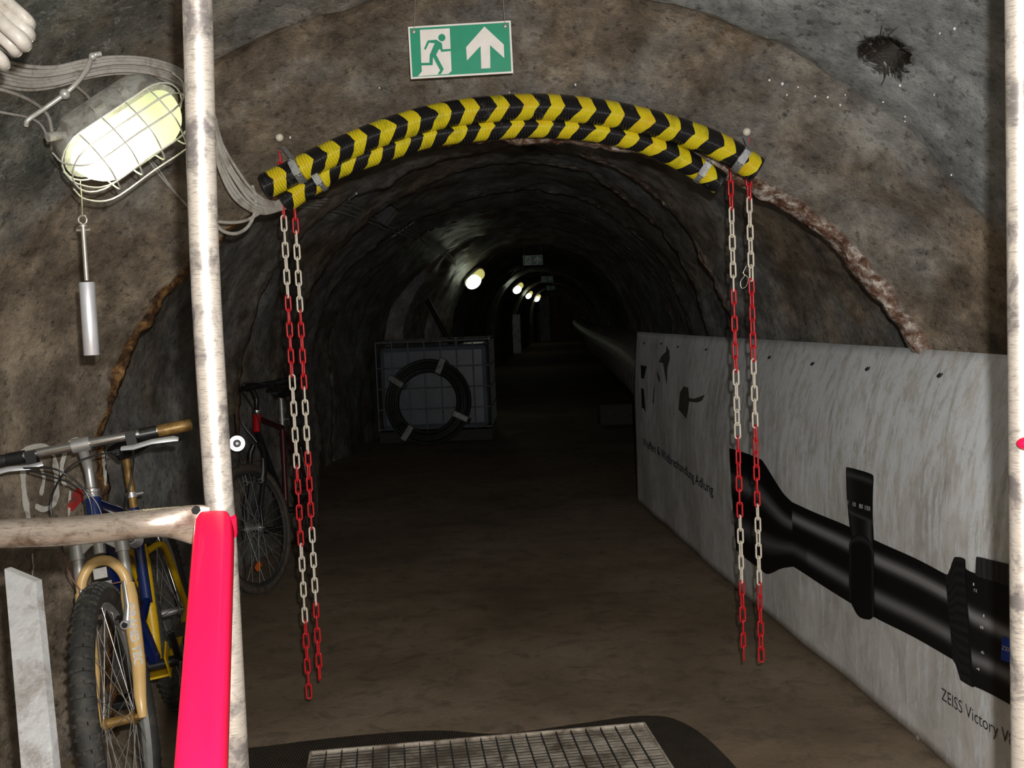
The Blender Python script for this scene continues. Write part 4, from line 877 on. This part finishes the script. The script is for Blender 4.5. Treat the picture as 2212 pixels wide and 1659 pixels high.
# ------------------------------------------------------------------ tank, coil and things inside
X0, X1, YF, ZB = -1.90, -.645, 11.62, .13
t = thing('bulk_tank', 'caged plastic bulk tank on a pallet on the left deep inside the tunnel', 'tank', ((X0+X1)/2, YF+.5, 0))
obj('tank', MB().box(((X0+X1)/2, YF+.5, ZB+.47), (X1-X0-.05, .93, .93)), M['tank'], t, False, .06)
pal = MB()
for y in (.06, .5, .94): pal.box(((X0+X1)/2, YF+y, .05), (X1-X0, .10, .10))
pal.box(((X0+X1)/2, YF+.5, .11), (X1-X0, 1.0, .02)); obj('pallet', pal, M['tyre'], t, False)
cg = MB(); zt = ZB+.985
for k in range(8):
    x = X0+(X1-X0)*k/7; cg.cyl((x, YF, ZB), (x, YF, zt), .008, 8); cg.cyl((x, YF, zt), (x, YF+1, zt), .006, 8) if k in (0, 7) else None
for k in range(7): y = YF+k/6; cg.cyl((X1, y, ZB), (X1, y, zt), .008, 8)
for z in (ZB+.02, ZB+.24, ZB+.47, ZB+.70, zt):
    r_ = .014 if z == zt else .008; cg.cyl((X0, YF, z), (X1, YF, z), r_, 8); cg.cyl((X1, YF, z), (X1, YF+1, z), r_, 8)
cg.cyl((X0, YF+1, zt), (X1, YF+1, zt), .012, 8); obj('cage', cg, M['galv'], t)
obj('lid', MB().cyl((-1.05, YF+.5, ZB+.93), (-1.05, YF+.5, ZB+1.0), .09, 24), M['black'], t)
cc_ = at(925, 868, 11.25)
t = thing('hose_coil', 'black hose coil with silver tape bands leaning on the caged tank', 'hose', (cc_.x, cc_.y, 0))
m = MB(); tax = V((-.05, -1, .20)).normalized(); u_ = tax.orthogonal().normalized(); w2 = tax.cross(u_); pts = []; 
for i in range(14*40):
    a = i/40*2*math.pi; lay = (i//40) % 4; rr = .335+.036*((i/40) // 4)+.006*math.sin(i*.05); pts.append(cc_+(u_*math.cos(a)+w2*math.sin(a))*rr+tax*(-.06+.038*((i/40) % 4)))
obj('hose', m.tube(pts, .019, 8), M['rubber'], t)
for x, y in ((855, 824), (955, 784), (886, 937), (1004, 905)):
    e = (at(x, y, 11.25)-cc_); e = (e-tax*e.dot(tax)).normalized(); c_ = cc_+e*.40; tn = tax.cross(e)
    obj('tape_band', MB().box(c_, (.18, .07, .24), Matrix((e, tn, tax)).transposed()), M['galv'], t, False, .01)
b0 = onfloor(1113, 766)
t = thing('metal_cabinet', 'narrow pale metal cabinet standing far inside on the left', 'cabinet', b0)
obj('body', MB().box(b0+V((0, .15, .68)), (.42, .3, 1.28)), M['cabinet'], t, False, .01); obj('door', MB().box(b0+V((0, -.005, .68)), (.39, .012, 1.2)), M['cabinet'], t, False, .004)
obj('handle', MB().cyl(b0+V((.13, -.02, .7)), b0+V((.13, -.02, .85)), .012, 8), M['black'], t); obj('foot', MB().box(b0+V((0, .15, .02)), (.36, .26, .04)), M['black'], t, False)
yE = RIBS[-1][0]
p = at(1179, 745, yE-.5); q = at(1178, 640, yE-.5)
tag(obj('concrete_pier', MB().box(((p.x), yE-.5, q.z/2), (.46, .3, q.z)), M['concrete'], None, False, .02), 'pale concrete pier at the far end beside the last lamp', 'pier')
p = at(1203, 745, yE-.4); tag(obj('wooden_post', MB().box((p.x, yE-.4, 1.0), (.24, .2, 2.0)), M['wood'], None, False, .02), 'brown post just right of the pale concrete pier', 'post', 'posts at the tunnel end')
p = at(1224, 720, yE-.4); tag(obj('wooden_post', MB().box((p.x, yE-.4, .8), (.14, .2, 1.6)), M['wood'], None, False, .02), 'narrow brown post farthest right at the tunnel end', 'post', 'posts at the tunnel end')
p = onfloor(1320, 925); tag(obj('crate', MB().box(p+V((.12, .25, .15)), (.50, .45, .26)), M['tyre'], None, False, .02), 'dark low crate on the floor left of the duct', 'crate')
p0, p1 = at(968, 735, 13.2), at(915, 632, 13.6)
tag(obj('black_pipe', MB().tube([V((p0.x, 13.0, .0)), p0+V((-.0, 0, 0)), p1], .035, 12), M['rubber']), 'black pipe leaning behind the caged tank', 'pipe')
# ------------------------------------------------------------------ floor mats
# ribbed rubber runner and the light metal grating lying on it
g = [onfloor(x, y) for x, y in ((672, 1641), (1392, 1578))]
ev = (g[1]-g[0]); ev.z = 0; Lg = ev.length; ev.normalize(); fv = V((ev.y, -ev.x, 0)); org = V((g[0].x, g[0].y, 0))
def RM(a, b): # runner outline
    return org+ev*a+fv*b
out = [(v.x, v.y) for v in spline([V((a, b, 0)) for a, b in ((-.42, 1.2), (-.36, .3), (-.30, -.06), (-.1, -.12), (.2, -.14), (.42, -.12), (.62, -.05), (.9, -.08), (1.10, -.10), (1.22, -.02), (1.28, .3), (1.30, 1.2))], 5)]
m = MB().prism([RM(a, b)+V((0, 0, .004)) for a, b in out], V((0, 0, .007))); tag(obj('rubber_runner', m, M['mat_rib'], None, False), 'dark ribbed rubber runner on the floor under the grating', 'mat')
t = thing('grating_mat', 'worn light metal grating mat on the floor at the bottom of the view', 'mat', org)
gm = MB(); nu = 22; Wg = 1.0; z0 = .013; cu_ = Lg/nu; nvg = int(Wg/ .022)
for i in range(nu+1): a = RM(cu_*i, 0)+V((0, 0, z0+.005)); b = RM(cu_*i, Wg)+V((0, 0, z0+.001)); gm.beam(a, b, .003, .014)
for j in range(nvg+1): a = RM(0, j*.022)+V((0, 0, z0+.003)); b = RM(Lg, j*.022)+V((0, 0, z0+.001)); gm.beam(a, b, .003, .011)
obj('bars', gm, M['tyre'], t, False)
tm = MB()
for i in range(nu):
    for j in range(nvg):
        h = z0+.004+.002*random.random(); c_ = RM(cu_*(i+.5), (j+.5)*.022); tm.box(c_+V((0, 0, h)), (cu_*.88, .0150, .004), Matrix.Rotation(math.atan2(ev.y, ev.x), 3, 'Z') @ Matrix.Rotation(random.uniform(-.05, .05), 3, 'X'))
o = obj('tread_plates', tm, M['grate'], t, False); o['kind'] = 'stuff'
fm = MB(); 
for a, b in (((0, 0), (Lg, 0)), ((0, 0), (0, Wg)), ((Lg, 0), (Lg, Wg)), ((0, Wg), (Lg, Wg))): fm.beam(RM(*a)+V((0, 0, z0+.006)), RM(*b)+V((0, 0, z0+.006)), .006, .018)
obj('frame', fm, M['grate'], t, False)

# ------------------------------------------------------------------ paint on the left wall, drops, wires
def stroke(pts, wpx, mat, name, label):
    P = spline([V((x, y, 0)) for x, y in pts], 6); m = MB(); n = len(P)
    for i in range(n):
        tg = (P[min(n-1, i+1)]-P[max(0, i-1)]).normalized(); nn = V((-tg.y, tg.x, 0)); ww = wpx*(.8+.4*noise.noise(P[i]*.05))*(.7 if i in (0, n-1) else 1)
        for k in (-1, -.5, 0, .5, 1): q = P[i]+nn*ww*.5*k; m.v.append(hit(q.x+2*noise.noise(P[i]*.3+V((k, 0, 0))), q.y, .008))
    for i in range(n-1):
        for k in range(4): m.f.append((i*5+k, i*5+k+1, (i+1)*5+k+1, (i+1)*5+k))
    return m
tgf = thing('wall_graffiti', 'scrawled white painted letters on the left wall behind the handlebar', 'graffiti', hit(90, 1040))
for pts, w_ in (([(48, 1005), (52, 1060), (62, 1120)], 15), ([(40, 985), (62, 968), (100, 965), (118, 985)], 13), ([(118, 985), (122, 1040), (118, 1085), (95, 1100), (76, 1092)], 14), ([(140, 1050), (133, 1010), (146, 965), (165, 948), (180, 968), (182, 1010)], 12), ([(88, 1010), (95, 1035), (88, 1070)], 10), ([(70, 1195), (72, 1225), (69, 1250)], 4), ([(222, 975), (226, 1010), (228, 1050)], 8), ([(152, 1060), (148, 1115)], 8)):
    obj('paint_stroke', stroke(pts, w_, None, '', ''), M['wpaint'], tgf, recalc=False)
s_ = stroke([(150, 1102), (160, 1085), (172, 1068), (182, 1055)], 26, None, '', '')
tag(obj('paint_blot', s_, M['rpaint'], None, recalc=False), 'red paint blot on the left wall beside the blue head tube', 'paint')
dr = MB()
for x, y, r_ in ((1662, 173, 3.2), (1690, 181, 4), (1724, 188, 2.5), (1761, 208, 2.4), (1788, 210, 3), (1815, 227, 2.6), (1908, 220, 2.4), (1944, 185, 3), (1700, 205, 2.5), (1243, 183, 3.2), (2062, 62, 3), (2030, 72, 2), (1955, 252, 2), (2055, 378, 2.6), (1826, 205, 2), (627, 297, 3.2), (820, 190, 2.2), (1100, 200, 2), (2018, 205, 1.8), (1955, 262, 2)):
    p = hit(x, y, .002); dr.sphere(p, r_*.0011, 6, (1, 1, 1.25))
o = obj('water_drops', dr, M['wet']); tag(o, 'glittering water drops hanging from the rough ceiling', 'water drops', kind='stuff')
wl = [at(x, y, 3.46) for x, y in ((1612, 575), (1606, 590), (1616, 600), (1612, 618), (1602, 622), (1600, 608), (1608, 596), (1604, 588))]
tag(obj('wire_loop', MB().tube(spline(wl, 5), .0011, 5), M['steelwire']), 'thin twisted wire loop dangling between the two right chains', 'wire')
hv = CM.transposed() @ (HOLE-V((0, 0, CAM_H))); HP = (1106-F_PX*hv.x/hv.z, 829.5+F_PX*hv.y/hv.z)
rt = MB()      # frayed roots in the torn hole
for k in range(16):
    a = random.uniform(0, 2*math.pi); l = random.uniform(12, 40); x0, y0 = HP[0]+math.cos(a)*30, HP[1]+math.sin(a)*26
    rt.tube(spline([hit(x0, y0, .012), hit(x0+math.cos(a)*l*.5+random.uniform(-5, 5), y0+math.sin(a)*l*.5, .012), hit(x0+math.cos(a+.3)*l, y0+math.sin(a+.3)*l, .006)], 4), .0016, 5)
tag(obj('roots', rt, M['tyre']), 'frayed dark fibres sticking out of the torn hole in the upper right', 'fibres', kind='stuff')
